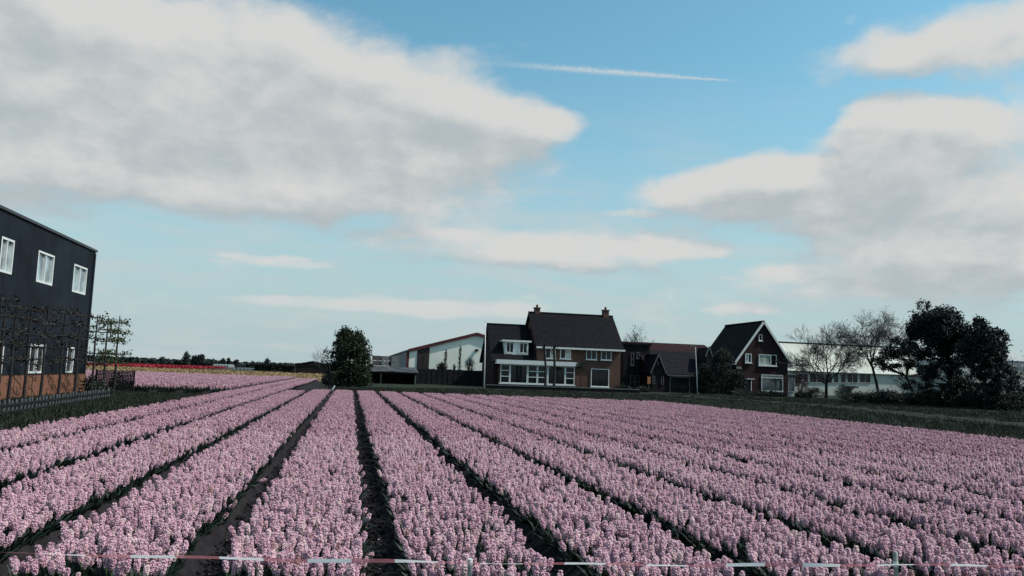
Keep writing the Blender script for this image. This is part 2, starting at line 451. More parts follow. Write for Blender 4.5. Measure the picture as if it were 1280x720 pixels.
def sheet(name, pts, m, kind='structure', sub=0):
    mb = MB(); mb.quad(*pts); return tag(mb.build(name, m), kind=kind)
sheet('lawn', [(-60, -20, -.05), (XL+.1, -20, -.05), (XL+.1, FAR0+.2, -.05), (-60, FAR0+.2, -.05)], 'ground_grass')
# beyond the far block: straw strip, red tulips, dark fields
sheet('dry_field', [(-160, FAR1+.5, -.08), (30, FAR1+.5, -.08), (60, 205, -.08), (-240, 205, -.08)], 'straw')
sheet('grass_strip', [(-1.0, 50, -.1), (-1., 110, -.1), (-3.8, 110, -.1), (-3.8, 50, -.1)], 'ground_grass')

# field edge -> ditch -> bank -> path -> yards
A = [(-1.3, 50.5), (8, 48.9), (XR+.35, 46.2), (XR+.35, 30), (XR+.35, 14), (XR+.35, -20)]
Bp = [hg(425, 485.5, GZ), hg(609, 487, GZ), hg(818, 493.5, GZ), hg(1010, 506.5, GZ), hg(1280, 535, GZ)]
ex = np.array(Bp[-1])-np.array(Bp[-2]); Bp.append(tuple(np.array(Bp[-1])+ex*1.5))
def resample(P, n):
    P = np.array(P); s = np.r_[0, np.cumsum(np.linalg.norm(np.diff(P, axis=0), axis=1))]; t = np.linspace(0, s[-1], n)
    return np.stack([np.interp(t, s, P[:, 0]), np.interp(t, s, P[:, 1])], 1)
NS = 60
Ar = resample(A, NS)
# match path samples with the edge samples at the corner
Br = np.concatenate([resample(Bp[:3], 26), resample(Bp[2:], NS-26+1)[1:]])
Ar = np.concatenate([resample(A[:3], 26), resample(A[2:], NS-26+1)[1:]])
def strip(name, rows, m):
    V = []; n = len(rows[0][0]); Fc = []
    for (xy, z) in rows: V += [(p[0], p[1], z+.02*rng.uniform(-1, 1)*(len(rows) > 2)) for p in xy]
    for r in range(len(rows)-1):
        for i in range(n-1): Fc.append((r*n+i, r*n+i+1, (r+1)*n+i+1, (r+1)*n+i))
    me = bpy.data.meshes.new(name); me.from_pydata(V, [], Fc); me.update(); me.materials.append(MATS[m])
    return tag(link(name, me), kind='structure')
nrm = []
for i in range(NS):
    t = Br[min(i+1, NS-1)]-Br[max(i-1, 0)]; t /= np.linalg.norm(t); nrm.append((-t[1], t[0]) if True else 0)
nrm = np.array(nrm)
strip('ditch_bank', [(Ar, -.11), (Ar*.8+Br*.2, -.3), (Ar*.55+Br*.45, -.1), (Ar*.2+Br*.8, GZ-.03), (Br-nrm*.3, GZ)], 'ground_grass')
kb = strip('kerb', [(Br-nrm*.32, GZ-.1), (Br-nrm*.32, GZ+.05), (Br-nrm*.02, GZ+.05), (Br-nrm*.02, GZ-.1)], 'kerb_concrete')
strip('path', [(Br-nrm*.04, GZ+.012), (Br+nrm*.9, GZ+.012)], 'asphalt')
yard = [tuple(p)+(GZ,) for p in Br-nrm*.1]+[(140, -30, GZ), (140, 260, GZ), (-2.8, 260, GZ)]
mb = MB(); mb.quad(*yard)
for a, b in ((yard[-1], yard[0]),): mb.quad((a[0], a[1], -.3), (b[0], b[1], -.3), b, a)
tag(mb.build('yard_ground', 'lawn_grass'), kind='structure')

# ================================================================== generic building parts
def window(parent, y, u0, u1, z0, z1, mul=(), trans=(), fm='white_paint', gm='glass_dark', out=-1, axis='x', fw_=.075, depth=.10, sill=True, name='window', gl=None):
    """frame on a wall. axis 'x': the wall runs along x at y; axis 'y': it runs along y at x=y. mul/trans: fractions"""
    def bx(mb, a0, a1, d0, d1, z0_, z1_):
        d0, d1 = sorted((y+out*d0, y+out*d1))
        if axis == 'x': mb.box(a0, a1, d0, d1, z0_, z1_)
        else: mb.box(d0, d1, a0, a1, z0_, z1_)
    mb = MB()
    bx(mb, u0, u0+fw_, .002, depth, z0, z1); bx(mb, u1-fw_, u1, .002, depth, z0, z1)
    bx(mb, u0+fw_, u1-fw_, .002, depth, z1-fw_, z1); bx(mb, u0+fw_, u1-fw_, .002, depth, z0, z0+fw_)
    xs = [u0+fw_]+[u0+(u1-u0)*t for t in mul]+[u1-fw_]
    for t in mul: c = u0+(u1-u0)*t; bx(mb, c-fw_*.4, c+fw_*.4, .004, depth-.012, z0+fw_, z1-fw_)
    wo = part(mb, name, fm, parent)
    zs = [z0+fw_]+[z0+(z1-z0)*t for t in trans]+[z1-fw_]
    k = 0
    for i in range(len(xs)-1):
        for j in range(len(zs)-1):
            mb = MB(); bx(mb, xs[i], xs[i+1], .003, .03, zs[j]+.01, zs[j+1]-.01)
            part(mb, 'pane', (gl[k % len(gl)] if gl else gm), wo); k += 1
    for t in trans:
        mb = MB(); c = z0+(z1-z0)*t; bx(mb, u0+fw_, u1-fw_, .02, depth-.02, c-.035, c+.035); part(mb, 'transom', fm, wo)
    if sill:
        mb = MB(); bx(mb, u0-.06, u1+.06, .001, depth+.07, z0-.08, z0-.004); part(mb, 'sill', fm, wo)
    return wo
def wr(px0, py0, px1, py1, y):
    pm, qm = (px0+px1)/2, (py0+py1)/2
    return hy(px0, qm, y)[0], hy(px1, qm, y)[0], hy(pm, py1, y)[1], hy(pm, py0, y)[1]
def tile_slope(mb, e0, e1, r0_, r1_, course=.34, lift=.016, th=.12):
    """stepped tile courses from the eave edge e0-e1 up to the ridge edge r0-r1"""
    e0, e1, r0_, r1_ = map(lambda q: np.asarray(q, float), (e0, e1, r0_, r1_))
    L = np.linalg.norm(r0_-e0); n = max(2, int(L/course))
    nn = np.cross(e1-e0, r0_-e0); nn /= np.linalg.norm(nn)
    if nn[2] < 0: nn = -nn
    for i in range(n):
        t0, t1 = i/n, (i+1)/n
        a, b, c, d = e0+(r0_-e0)*t0, e1+(r1_-e1)*t0, e1+(r1_-e1)*t1, e0+(r0_-e0)*t1
        h = lift*(1+.3*rng.uniform(-1, 1))
        mb.quad(a+nn*h, b+nn*h, c+nn*.004, d+nn*.004); mb.quad(a, b, b+nn*h, a+nn*h)
    mb.quad(e0-nn*th, r0_-nn*th, r1_-nn*th, e1-nn*th)
    mb.quad(e0-nn*th, e0+nn*.002, r0_+nn*.002, r0_-nn*th); mb.quad(e1+nn*.002, e1-nn*th, r1_-nn*th, r1_+nn*.002)
    mb.quad(e0+nn*.002, e0-nn*th, e1-nn*th, e1+nn*.002)
def bar(mb, p, q, w, h):
    """a board from p to q, w thick sideways, h tall"""
    p, q = np.asarray(p, float), np.asarray(q, float); d = q-p; d /= np.linalg.norm(d)
    s = np.cross(d, [0, 0, 1.]); s /= max(np.linalg.norm(s), 1e-6); u = np.cross(s, d)
    i = len(mb.v)
    for c in (p, q):
        for a, b in ((-1, -1), (1, -1), (1, 1), (-1, 1)): mb.v.append(tuple(c+s*w*.5*a+u*h*.5*b))
    mb.f += [tuple(i+k for k in f) for f in ((0, 1, 2, 3), (7, 6, 5, 4), (0, 4, 5, 1), (1, 5, 6, 2), (2, 6, 7, 3), (3, 7, 4, 0))]
def chimney(parent, x, y, z0, z1, w=.55):
    mb = MB(); mb.box(x-w/2, x+w/2, y-w/2, y+w/2, z0, z1); mb.box(x-w/2-.06, x+w/2+.06, y-w/2-.06, y+w/2+.06, z1, z1+.1)
    mb.tube([(x, y, z1+.1), (x, y, z1+.4)], [.13, .11], 8)
    return part(mb, 'chimney', 'brick_brown', parent)

# ================================================================== HOUSE WITH TWO ROOF HEIGHTS
def house_main():
    yf, half = 77., 3.5
    yr, yb = yf+half, yf+2*half
    x0, x1 = hy(671, 455, yf)[0], hy(775.5, 455, yf)[0]
    xw = hy(616.5, 470, yf)[0]
    ez = hy(720, 431, yf-.35)[1]; rz = hy(715, 394.5, yr)[1]
    ezw = hy(640, 449, yf-.35)[1]; rzw = hy(635, 407.5, yr)[1]
    t = thing('brick_house', ((xw+x1)/2, yf, GZ), 'brown brick house with two roof heights, white dormer and wide white bay window', 'house')
    mb = MB(); mb.prism([(yf, GZ-.3), (yb, GZ-.3), (yb, ez), (yr, rz-.1), (yf, ez)], 'x', x0, x1); part(mb, 'wall', 'brick_brown', t)
    mb = MB(); mb.prism([(yf+.01, GZ-.3), (yb-.01, GZ-.3), (yb-.01, ezw), (yr, rzw-.1), (yf+.01, ezw)], 'x', xw, x0-.005); w2 = part(mb, 'wall', 'brick_dark', t); w2['label'] = 'darker brick wall of the lower left wing'
    # main roof
    def roof(xa, xb, ez_, rz_, name):
        mb = MB(); s = (rz_-ez_)/half; o = .4
        tile_slope(mb, (xa, yf-o, ez_-s*o+.12), (xb, yf-o, ez_-s*o+.12), (xa, yr, rz_+.12), (xb, yr, rz_+.12))
        tile_slope(mb, (xb, yb+o, ez_-s*o+.12), (xa, yb+o, ez_-s*o+.12), (xb, yr, rz_+.12), (xa, yr, rz_+.12))
        r = part(mb, 'roof', 'roof_dark', t)
        mb = MB(); mb.tube([(xa, yr, rz_+.12), (xb, yr, rz_+.12)], [.12, .12], 6); part(mb, 'ridge_tiles', 'roof_dark', r)
        return r
    rm = roof(x0-.25, x1+.25, ez, rz, 'roof'); rw = roof(xw-.25, x0-.26, ezw, rzw, 'roof')
    # gutter board under the main eave
    s = (rz-ez)/half
    mb = MB(); mb.box(x0-.2, x1+.3, yf-.55, yf-.41, ez-s*.4-.12, ez-s*.4+.06); part(mb, 'gutter', 'white_paint', t)
    sw = (rzw-ezw)/half
    chimney(rm, hy(671.5, 390, yr)[0], yr+.1, rz-.5, hy(671, 385.5, yr)[1])
    chimney(rm, hy(757, 396, yr)[0], yr+.1, rz-.5, hy(757, 388.5, yr)[1], .6)
    # upper windows
    for (a, b, c, d), gl in (((681.5, 432, 694.5, 448), ['glass_dark', 'glass_curtain']), ((700, 433, 713.5, 448.5), ['glass_dark', 'glass_curtain']),
                             ((732.5, 434.5, 745.8, 449.5), ['glass_dark']), ((751, 435.2, 764, 450), ['glass_dark'])):
        u0, u1, z0, z1 = wr(a, b, c if False else c, d, yf) if False else wr(a, b, c, d, yf)
        window(t, yf, u0, u1, z0, z1, (.5,), (), gl=gl)
    u0, u1, z0, z1 = wr(738.3, 461, 761, 483.5, yf); window(t, yf, u0, u1, z0, z1)
    # bay: flat roofed box window across both halves
    yb0 = yf-.75
    bx0, bx1 = hy(624, 470, yb0)[0], hy(718.5, 470, yb0)[0]
    zt, zb = hy(672, 456.5, yb0)[1], hy(672, 480, yb0)[1]
    mb = MB(); mb.box(bx0, bx1, yb0, yf-.002, GZ-.3, zt); by = part(mb, 'bay', 'brick_brown', t)
    mb = MB(); mb.box(bx0-.35, bx1+.35, yb0-.3, yf-.003, zt+.004, zt+.42); part(mb, 'bay_roof', 'white_paint', t)
    edges = [625, 637, 659.2, 671.5, 684.4, 706.2, 718]
    for k in range(6):
        u0, u1 = hy(edges[k], 470, yb0)[0]+.01, hy(edges[k+1], 470, yb0)[0]-.01
        big = k in (1, 4)
        window(by, yb0, u0, u1, zb, zt-.02, () if k != 2 else (), () if big else (.36, .67), fw_=.075, sill=False)
    mb = MB(); mb.box(bx0-.05, bx1+.05, yb0-.14, yb0-.001, zb-.1, zb-.005); part(mb, 'sill', 'white_paint', by)
    # dormer on the wing
    yd = yf+.35
    d0, d1, dz0, dz1 = wr(630.5, 427.5, 660.5, 442.5, yd)
    mb = MB(); mb.box(d0, d1, yd, yr-.3, dz0-.25, dz1); dm = part(mb, 'dormer', 'white_paint', t)
    mb = MB(); mb.box(d0-.25, d1+.25, yd-.25, yr-.35, dz1+.003, dz1+.17); part(mb, 'dormer_roof', 'white_paint', dm)
    wd = (d1-d0)
    window(dm, yd, d0+wd*.07, d0+wd*.38, dz0+.1, dz1-.06, (.5,), sill=False, fw_=.06)
    window(dm, yd, d0+wd*.62, d0+wd*.95, dz0+.1, dz1-.06, (.5,), sill=False, fw_=.06)
    return t
house_main()

# ================================================================== GABLED HOUSE WITH LETTERS
def gable_profile(xa, xb, ez, xr_, rz, base): return [(xa, base), (xb, base), (xb, ez), (xr_, rz), (xa, ez)]
def house_gable():
    yf, ln = 79., 8.6
    xr_, rz = hy(951.5, 402, yf)
    xl, zl = hy(917, 451, yf); xg, zg = hy(986, 456, yf)
    hw = (xg-xl)/2*1.02; xr_ = (xl+xg)/2+.15
    ez = (zl+zg)/2; sl_ = (rz-ez)/hw
    o = .35; wx0, wx1 = xr_-hw+o, xr_+hw-o; wz = ez+sl_*o-.16
    t = thing('gabled_house', (xr_, yf, GZ), 'dark brick house with a steep gable, white verge boards and white letters on the front', 'house')
    mb = MB(); mb.prism(gable_profile(wx0, wx1, wz, xr_, rz-.16, GZ-.3), 'y', yf, yf+ln); part(mb, 'wall', 'brick_dark', t)
    mb = MB(); f, bk = yf-.25, yf+ln+.2
    tile_slope(mb, (xr_-hw, bk, ez), (xr_-hw, f, ez), (xr_, bk, rz), (xr_, f, rz))
    tile_slope(mb, (xr_+hw, f, ez), (xr_+hw, bk, ez), (xr_, f, rz), (xr_, bk, rz))
    rf = part(mb, 'roof', 'roof_dark', t)
    mb = MB(); mb.tube([(xr_, f, rz+.02), (xr_, bk, rz+.02)], [.12, .12], 6); part(mb, 'ridge_tiles', 'roof_dark', rf)
    for sg in (-1, 1):
        mb = MB(); bar(mb, (xr_+sg*(hw+.02), f-.035, ez-.08), (xr_+sg*.02, f-.035, rz-.06), .06, .22); part(mb, 'verge_board', 'white_paint', t)
        mb = MB(); mb.box(xr_+sg*hw-.12, xr_+sg*hw+.12, f+.02, bk, ez-.3, ez-.14); part(mb, 'gutter', 'white_paint' if sg < 0 else 'grey_paint', t)
    for rect, mul, gl in (((948, 418, 952.3, 426), (), ['glass_dark']), ((931.2, 442, 939, 453.5), (.5,), ['glass_curtain', 'glass_dark']),
                          ((948, 443.3, 970.3, 457.2), (.68,), ['glass_curtain', 'glass_dark']), ((951.3, 468.5, 978.3, 489), (), ['glass_porch'])):
        u0, u1, z0, z1 = wr(*rect, yf); window(t, yf, u0, u1, z0, z1, mul, (.8,) if rect[1] > 465 else (), gl=gl if rect[1] < 465 else ['glass_porch', 'curtain'])
    # door with a pale canopy
    u0, u1, z0, z1 = wr(933, 474.5, 938.2, 494, yf)
    mb = MB(); mb.box(u0, u1, yf-.05, yf-.002, GZ, z1); dr = part(mb, 'door', 'board_dark', t)
    mb = MB(); mb.box(u1, u1+.08, yf-.09, yf-.001, GZ, z1); part(mb, 'door_frame', 'white_paint', dr)
    mb = MB(); mb.box(u0-.25, u1+.15, yf-.6, yf-.003, z1+.01, z1+.13); part(mb, 'canopy', 'grey_paint', t)
    # letters
    for ci, ch_ in enumerate('THL'):
        cu = bpy.data.curves.new('letter', 'FONT'); cu.body = ch_; cu.size = .36; cu.extrude = .015
        tmp = bpy.data.objects.new('tmp_letter', cu); C.objects.link(tmp); bpy.context.view_layer.update()
        me = bpy.data.meshes.new_from_object(tmp.evaluated_get(bpy.context.evaluated_depsgraph_get())); C.objects.unlink(tmp); bpy.data.objects.remove(tmp)
        me.materials.clear(); me.materials.append(MATS['white_paint'])
        lo = link('letter', me, t); lx, lz = hy(920.2+ci*2.7, 461.3, yf-.03)
        lo.location = (lx-xr_, -.03, lz-GZ); lo.rotation_euler = (R(90), 0, 0)
    # glazed porch on the right
    ya = yf+1.2; p0, p1, q0, q1 = wr(984.5, 470.5, 993, 494, ya)
    p0 = wx1+.005
    mb = MB(); mb.box(p0, p1, ya, ya+3, GZ, q1); pc = part(mb, 'porch', 'grey_paint', t)
    mb = MB(); mb.box(p0+.005, p1+.2, ya-.2, ya+3.2, q1+.003, q1+.16); part(mb, 'porch_roof', 'board_dark', pc)
    window(pc, ya, p0+.02, p1-.02, GZ+.5, q1-.05, (.5,), gm='glass_porch', fm='grey_paint', fw_=.06, sill=False)
    return t
house_gable()

# ================================================================== MIDDLE BUILDINGS
def middle():
    # long low barn with reddish roof behind
    yf, half = 94., 5.
    x0, x1 = hy(779, 440, yf)[0], hy(899, 440, yf)[0]
    rz = hy(845, 430.5, yf+half)[1]; ez = hy(845, 447, yf)[1]
    t = thing('long_barn', ((x0+x1)/2, yf, GZ), 'long low barn with a dull red roof behind the garage', 'barn')
    mb = MB(); mb.prism([(yf, GZ-.3), (yf+2*half, GZ-.3), (yf+2*half, ez), (yf+half, rz-.1), (yf, ez)], 'x', x0, x1); part(mb, 'wall', 'brick_black', t)
    mb = MB(); s = (rz-ez)/half; o = .4
    tile_slope(mb, (x0-.3, yf-o, ez-s*o+.12), (x1+.3, yf-o, ez-s*o+.12), (x0-.3, yf+half, rz+.1), (x1+.3, yf+half, rz+.1), .5)
    tile_slope(mb, (x1+.3, yf+2*half+o, ez-s*o+.12), (x0-.3, yf+2*half+o, ez-s*o+.12), (x1+.3, yf+half, rz+.1), (x0-.3, yf+half, rz+.1), .5)
    part(mb, 'roof', 'roof_red', t)
    # flat roofed dark brick house between
    yf = 83.
    x0, x1, z0, z1 = wr(779, 431.5, 812, 490, yf)
    t = thing('flat_roofed_house', ((x0+x1)/2, yf, GZ), 'dark brick two-storey block with narrow windows between brown house and garage', 'house')
    mb = MB(); mb.box(x0, x1, yf, yf+8, GZ-.3, z1); part(mb, 'wall', 'brick_black', t)
    mb = MB(); mb.box(x0-.12, x1+.12, yf-.15, yf+8.1, z1+.003, z1+.22); part(mb, 'roof', 'roof_dark', t)
    for r_ in ((788.3, 441, 792, 456.5), (795.5, 440.5, 799, 448), (787.5, 469, 792.5, 486), (794.5, 469, 799, 486), (803.5, 469, 807, 484)):
        u0, u1, q0, q1 = wr(*r_, yf); window(t, yf, u0, u1, q0, q1, (), (.5,) if q1-q0 > 1 else (), fm='dim_paint', fw_=.06)
    # garage with a cross gable
    yf, half = 80., 4.
    x0, x1 = hy(813, 470, yf)[0], hy(888, 470, yf)[0]
    ez = hy(855, 467.5, yf)[1]; rz = hy(850, 440.5, yf+half)[1]
    t = thing('garage', ((x0+x1)/2, yf, GZ), 'dark garage with a small pointed gable and an arched door frame', 'garage')
    mb = MB(); mb.prism([(yf, GZ-.3), (yf+2*half, GZ-.3), (yf+2*half, ez), (yf+half, rz-.1), (yf, ez)], 'x', x0, x1); part(mb, 'wall', 'brick_black', t)
    mb = MB(); s = (rz-ez)/half; o = .3
    tile_slope(mb, (x0-.1, yf-o, ez-s*o+.12), (x1+.3, yf-o, ez-s*o+.12), (x0-.1, yf+half, rz+.1), (x1+.3, yf+half, rz+.1))
    tile_slope(mb, (x1+.3, yf+2*half+o, ez-s*o+.12), (x0-.1, yf+2*half+o, ez-s*o+.12), (x1+.3, yf+half, rz+.1), (x0-.1, yf+half, rz+.1))
    rf = part(mb, 'roof', 'roof_purple', t)
    mb = MB(); mb.box(hy(832, 466, yf)[0], x1+.2, yf-.42, yf-.31, ez-s*o-.04, ez-s*o+.06); part(mb, 'gutter', 'dim_paint', t)
    # cross gable
    yg = yf-.6
    gx0, gx1 = hy(812.5, 466, yg)[0], hy(832, 466, yg)[0]; gm = (gx0+gx1)/2; gz = hy(821.5, 442.5, yg)[1]; ge = hy(822, 466, yg)[1]
    mb = MB(); mb.prism(gable_profile(gx0+.12, gx1-.12, ge, gm, gz-.2, GZ-.3), 'y', yg, yf-.001); wg = part(mb, 'gable', 'brick_black', t)
    mb = MB()
    tile_slope(mb, (gx0, yf+half*.9, ge), (gx0, yg-.15, ge), (gm, yf+half*.9, gz), (gm, yg-.15, gz))
    tile_slope(mb, (gx1, yg-.15, ge), (gx1, yf+half*.9, ge), (gm, yg-.15, gz), (gm, yf+half*.9, gz))
    part(mb, 'gable_roof', 'roof_purple', t)
    for a in (gx0, gx1):
        mb = MB(); bar(mb, (a, yg-.19, ge-.05), (gm, yg-.19, gz-.03), .05, .1); part(mb, 'verge_board', 'dim_paint', t)
    for r_ in ((815.3, 470.5, 818.2, 480), (826, 470.8, 829.2, 480.5), (821.3, 452, 823.3, 456.5)):
        u0, u1, q0, q1 = wr(*r_, yg); window(wg, yg, u0, u1, q0, q1, (), (.5,) if q1-q0 > .6 else (), fm='dim_paint', fw_=.05, sill=False)
    # door opening with an arched head
    u0, u1, q0, q1 = wr(837.8, 471.5, 861, 492, yf)
    mb = MB(); mb.box(u0, u1, yf-.04, yf-.002, GZ, q1); dr = part(mb, 'garage_door', 'board_dark', t)
    for a in (u0-.1, u1): mb = MB(); mb.box(a, a+.1, yf-.08, yf-.001, GZ, q1); part(mb, 'door_frame', 'dim_paint', dr)
    mb = MB(); n = 10
    for i in range(n):
        a, b = i/n, (i+1)/n; za, zb = q1+.28*math.sin(math.pi*a)+.02, q1+.28*math.sin(math.pi*b)+.02
        mb.prism([(u0-.1+(u1-u0+.2)*a, q1), (u0-.1+(u1-u0+.2)*b, q1), (u0-.1+(u1-u0+.2)*b, zb), (u0-.1+(u1-u0+.2)*a, za)], 'y', yf-.09, yf-.001)
    part(mb, 'arched_lintel', 'grey_paint', dr)
    # little gable at the right end
    sx0, sx1 = hy(882, 445, yf-.3)[0], hy(890.5, 445, yf-.3)[0]; sm = (sx0+sx1)/2; sz = hy(887, 433, yf-.3)[1]; se = hy(887, 446, yf-.3)[1]
    mb = MB(); mb.prism(gable_profile(sx0+.05, sx1-.05, se, sm, sz-.1, GZ), 'y', yf-.3, yf+2.5); part(mb, 'end_gable', 'brick_black', t)
    for a in (sx0, sx1):
        mb = MB(); bar(mb, (a, yf-.34, se), (sm, yf-.34, sz), .05, .1); part(mb, 'verge_board', 'dim_paint', t)
    # orange sign board on a post by the gable
    ys = yf-1.2; u0, u1, q0, q1 = wr(809.2, 471.5, 813, 480, ys)
    s = thing('orange_sign', ((u0+u1)/2, ys, GZ), 'small orange board on a post beside the pointed garage gable', 'sign')
    mb = MB(); mb.box(u0, u1, ys-.03, ys+.03, q0, q1); mb.box(u0-.03, u1+.03, ys-.02, ys+.02, q1, q1+.04); part(mb, 'board', 'orange_panel', s)
    mb = MB(); mb.tube([((u0+u1)/2, ys+.06, GZ-.05), ((u0+u1)/2, ys+.06, q1)], [.03, .03], 6); part(mb, 'post', 'rail_grey', s)
middle()

# ================================================================== WHITE SHEDS
def white_barn():
    yf, ln = 100., 45.
    xa, za = hy(510.5, 438, yf); xr_, rz = hy(596, 417.5, yf)
    xb = 2*xr_-xa; ez = za
    t = thing('white_barn', (xr_, yf, GZ), 'large off-white gabled barn with dark red roof edge and brown door panel', 'barn')
    mb = MB(); mb.prism(gable_profile(xa, xb, ez, xr_, rz, GZ-.3), 'y', yf, yf+ln); part(mb, 'wall', 'cream_wall', t)
    mb = MB(); mb.box(xa-.12, xa-.005, yf+.25, yf+ln, GZ, ez-.05); part(mb, 'side_sheeting', 'blue_sheet', t)
    mb = MB()
    for sg, xe in ((-1, xa), (1, xb)):
        tile_slope(mb, (xe+sg*.3, yf-.2, ez-.02), (xe+sg*.3, yf+ln, ez-.02), (xr_, yf-.2, rz+.14), (xr_, yf+ln, rz+.14), 1.2, .03)
    part(mb, 'roof', 'blue_sheet', t)
    for xe in (xa, xb):
        mb = MB(); bar(mb, (xe, yf-.23, ez), (xr_, yf-.23, rz+.02), .06, .34); part(mb, 'verge_board', 'dark_red_trim', t)
    mb = MB(); mb.box(xa-.2, xa+.12, yf-.1, yf-.002, GZ, ez-.1); part(mb, 'corner_trim', 'dark_red_trim', t)
    u0, u1, q0, q1 = wr(521, 436, 536.3, 470, yf)
    zt = ez+(rz-ez)*((u0-xa)/(xr_-xa))-.22; zt2 = ez+(rz-ez)*((u1-xa)/(xr_-xa))-.22
    n = 6
    for i in range(n):
        a, b = u0+(u1-u0)*i/n, u0+(u1-u0)*(i+1)/n; f = zt+(zt2-zt)*i/n; g = zt+(zt2-zt)*(i+1)/n
        mb = MB(); mb.prism([(a+.01, GZ), (b-.01, GZ), (b-.01, g), (a+.01, f)], 'y', yf-.07-.015*(i % 2), yf-.002); part(mb, 'door_panel', 'brown_panel', t)
    u0, u1, q0, q1 = wr(594, 437, 597.5, 438.8, yf); mb = MB(); mb.box(u0, u1, yf-.35, yf-.002, q0, q1+.05); mb.box(u0+.1, u1-.1, yf-.2, yf-.003, q0-.1, q0); part(mb, 'lamp', 'board_dark', t)
white_barn()
def white_hall():
    yf = 97.
    x0 = hy(972, 470, yf)[0]; x1 = hy(1186, 470, yf)[0]
    half = 6.
    ez = hy(1045, 465.5, yf)[1]; rz = hy(1045, 431.8, yf+half)[1]
    t = thing('white_hall', ((x0+x1)/2, yf, GZ), 'long white hall with tall pale roof and dark window band behind bare trees', 'hall')
    mb = MB(); mb.prism([(yf, GZ-.3), (yf+2*half, GZ-.3), (yf+2*half, ez), (yf+half, rz-.1), (yf, ez)], 'x', x0, x1); part(mb, 'wall', 'shed_wall', t)
    mb = MB()
    for i in range(12):
        a, b = x0-.3+(x1-x0+.6)*i/12, x0-.3+(x1-x0+.6)*(i+1)/12
        mb.quad((a+.02, yf-.3, ez+.02), (b-.02, yf-.3, ez+.02), (b-.02, yf+half, rz+.05), (a+.02, yf+half, rz+.05))
    mb.quad((x0-.3, yf-.3, ez-.02), (x1+.3, yf-.3, ez-.02), (x1+.3, yf+half, rz+.02), (x0-.3, yf+half, rz+.02))
    mb.quad((x1+.3, yf+2*half+.3, ez), (x0-.3, yf+2*half+.3, ez), (x0-.3, yf+half, rz+.04), (x1+.3, yf+half, rz+.04))
    part(mb, 'roof', 'shed_wall', t)
    mb = MB(); mb.box(x0-.3, x1+.3, yf+half-.15, yf+half+.15, rz+.06, rz+.2); part(mb, 'ridge_cap', 'brown_panel', t)
    for a, b in ((996, 1001.5), (1004, 1010), (1011.3, 1040), (1041.5, 1048), (1050.5, 1057), (1058.5, 1072), (1074, 1088)):
        u0, u1, q0, q1 = wr(a, 466.8, b, 478.6, yf); window(t, yf, u0, u1, q0, q1, (.33, .67) if b-a > 20 else ((.5,) if b-a > 10 else ()), (), sill=False, fw_=.05, fm='shed_wall' )
    u0, u1, q0, q1 = wr(1057, 485, 1064, 499, yf)
    mb = MB(); mb.box(u0, u1, yf-.06, yf-.002, GZ, q1); dr = part(mb, 'door', 'board_dark', t)
    mb = MB(); mb.box(u0-.3, u1+.5, yf-.9, yf-.003, q1+.05, q1+.25); part(mb, 'canopy', 'board_dark', t)
    # a lower pale warehouse far right
    yf = 92.; x0 = hy(1196, 470, yf)[0]; x1 = hy(1350, 470, yf)[0]; z1 = hy(1265, 452, yf)[1]
    t = thing('pale_warehouse', ((x0+x1)/2, yf, GZ), 'low pale warehouse with a flat blue-grey roof edge behind the pines', 'warehouse')
    mb = MB(); mb.box(x0, x1, yf, yf+14, GZ-.3, z1-.7); part(mb, 'wall', 'shed_wall', t)
    mb = MB(); mb.box(x0-.1, x1+.1, yf-.1, yf+14.1, z1-.7+.003, z1); part(mb, 'roof_edge', 'grey_paint', t)
    mb = MB(); mb.box(x0-.15, x1+.15, yf-.15, yf+14.15, z1+.003, z1+.1); part(mb, 'roof', 'blue_sheet', t)
    for k in range(6):
        a = x0+1.5+k*3.1
        if a+2 < x1: window(t, yf, a, a+2., 1.6, 2.7, (.5,), (), sill=False, fm='grey_paint')
white_hall()

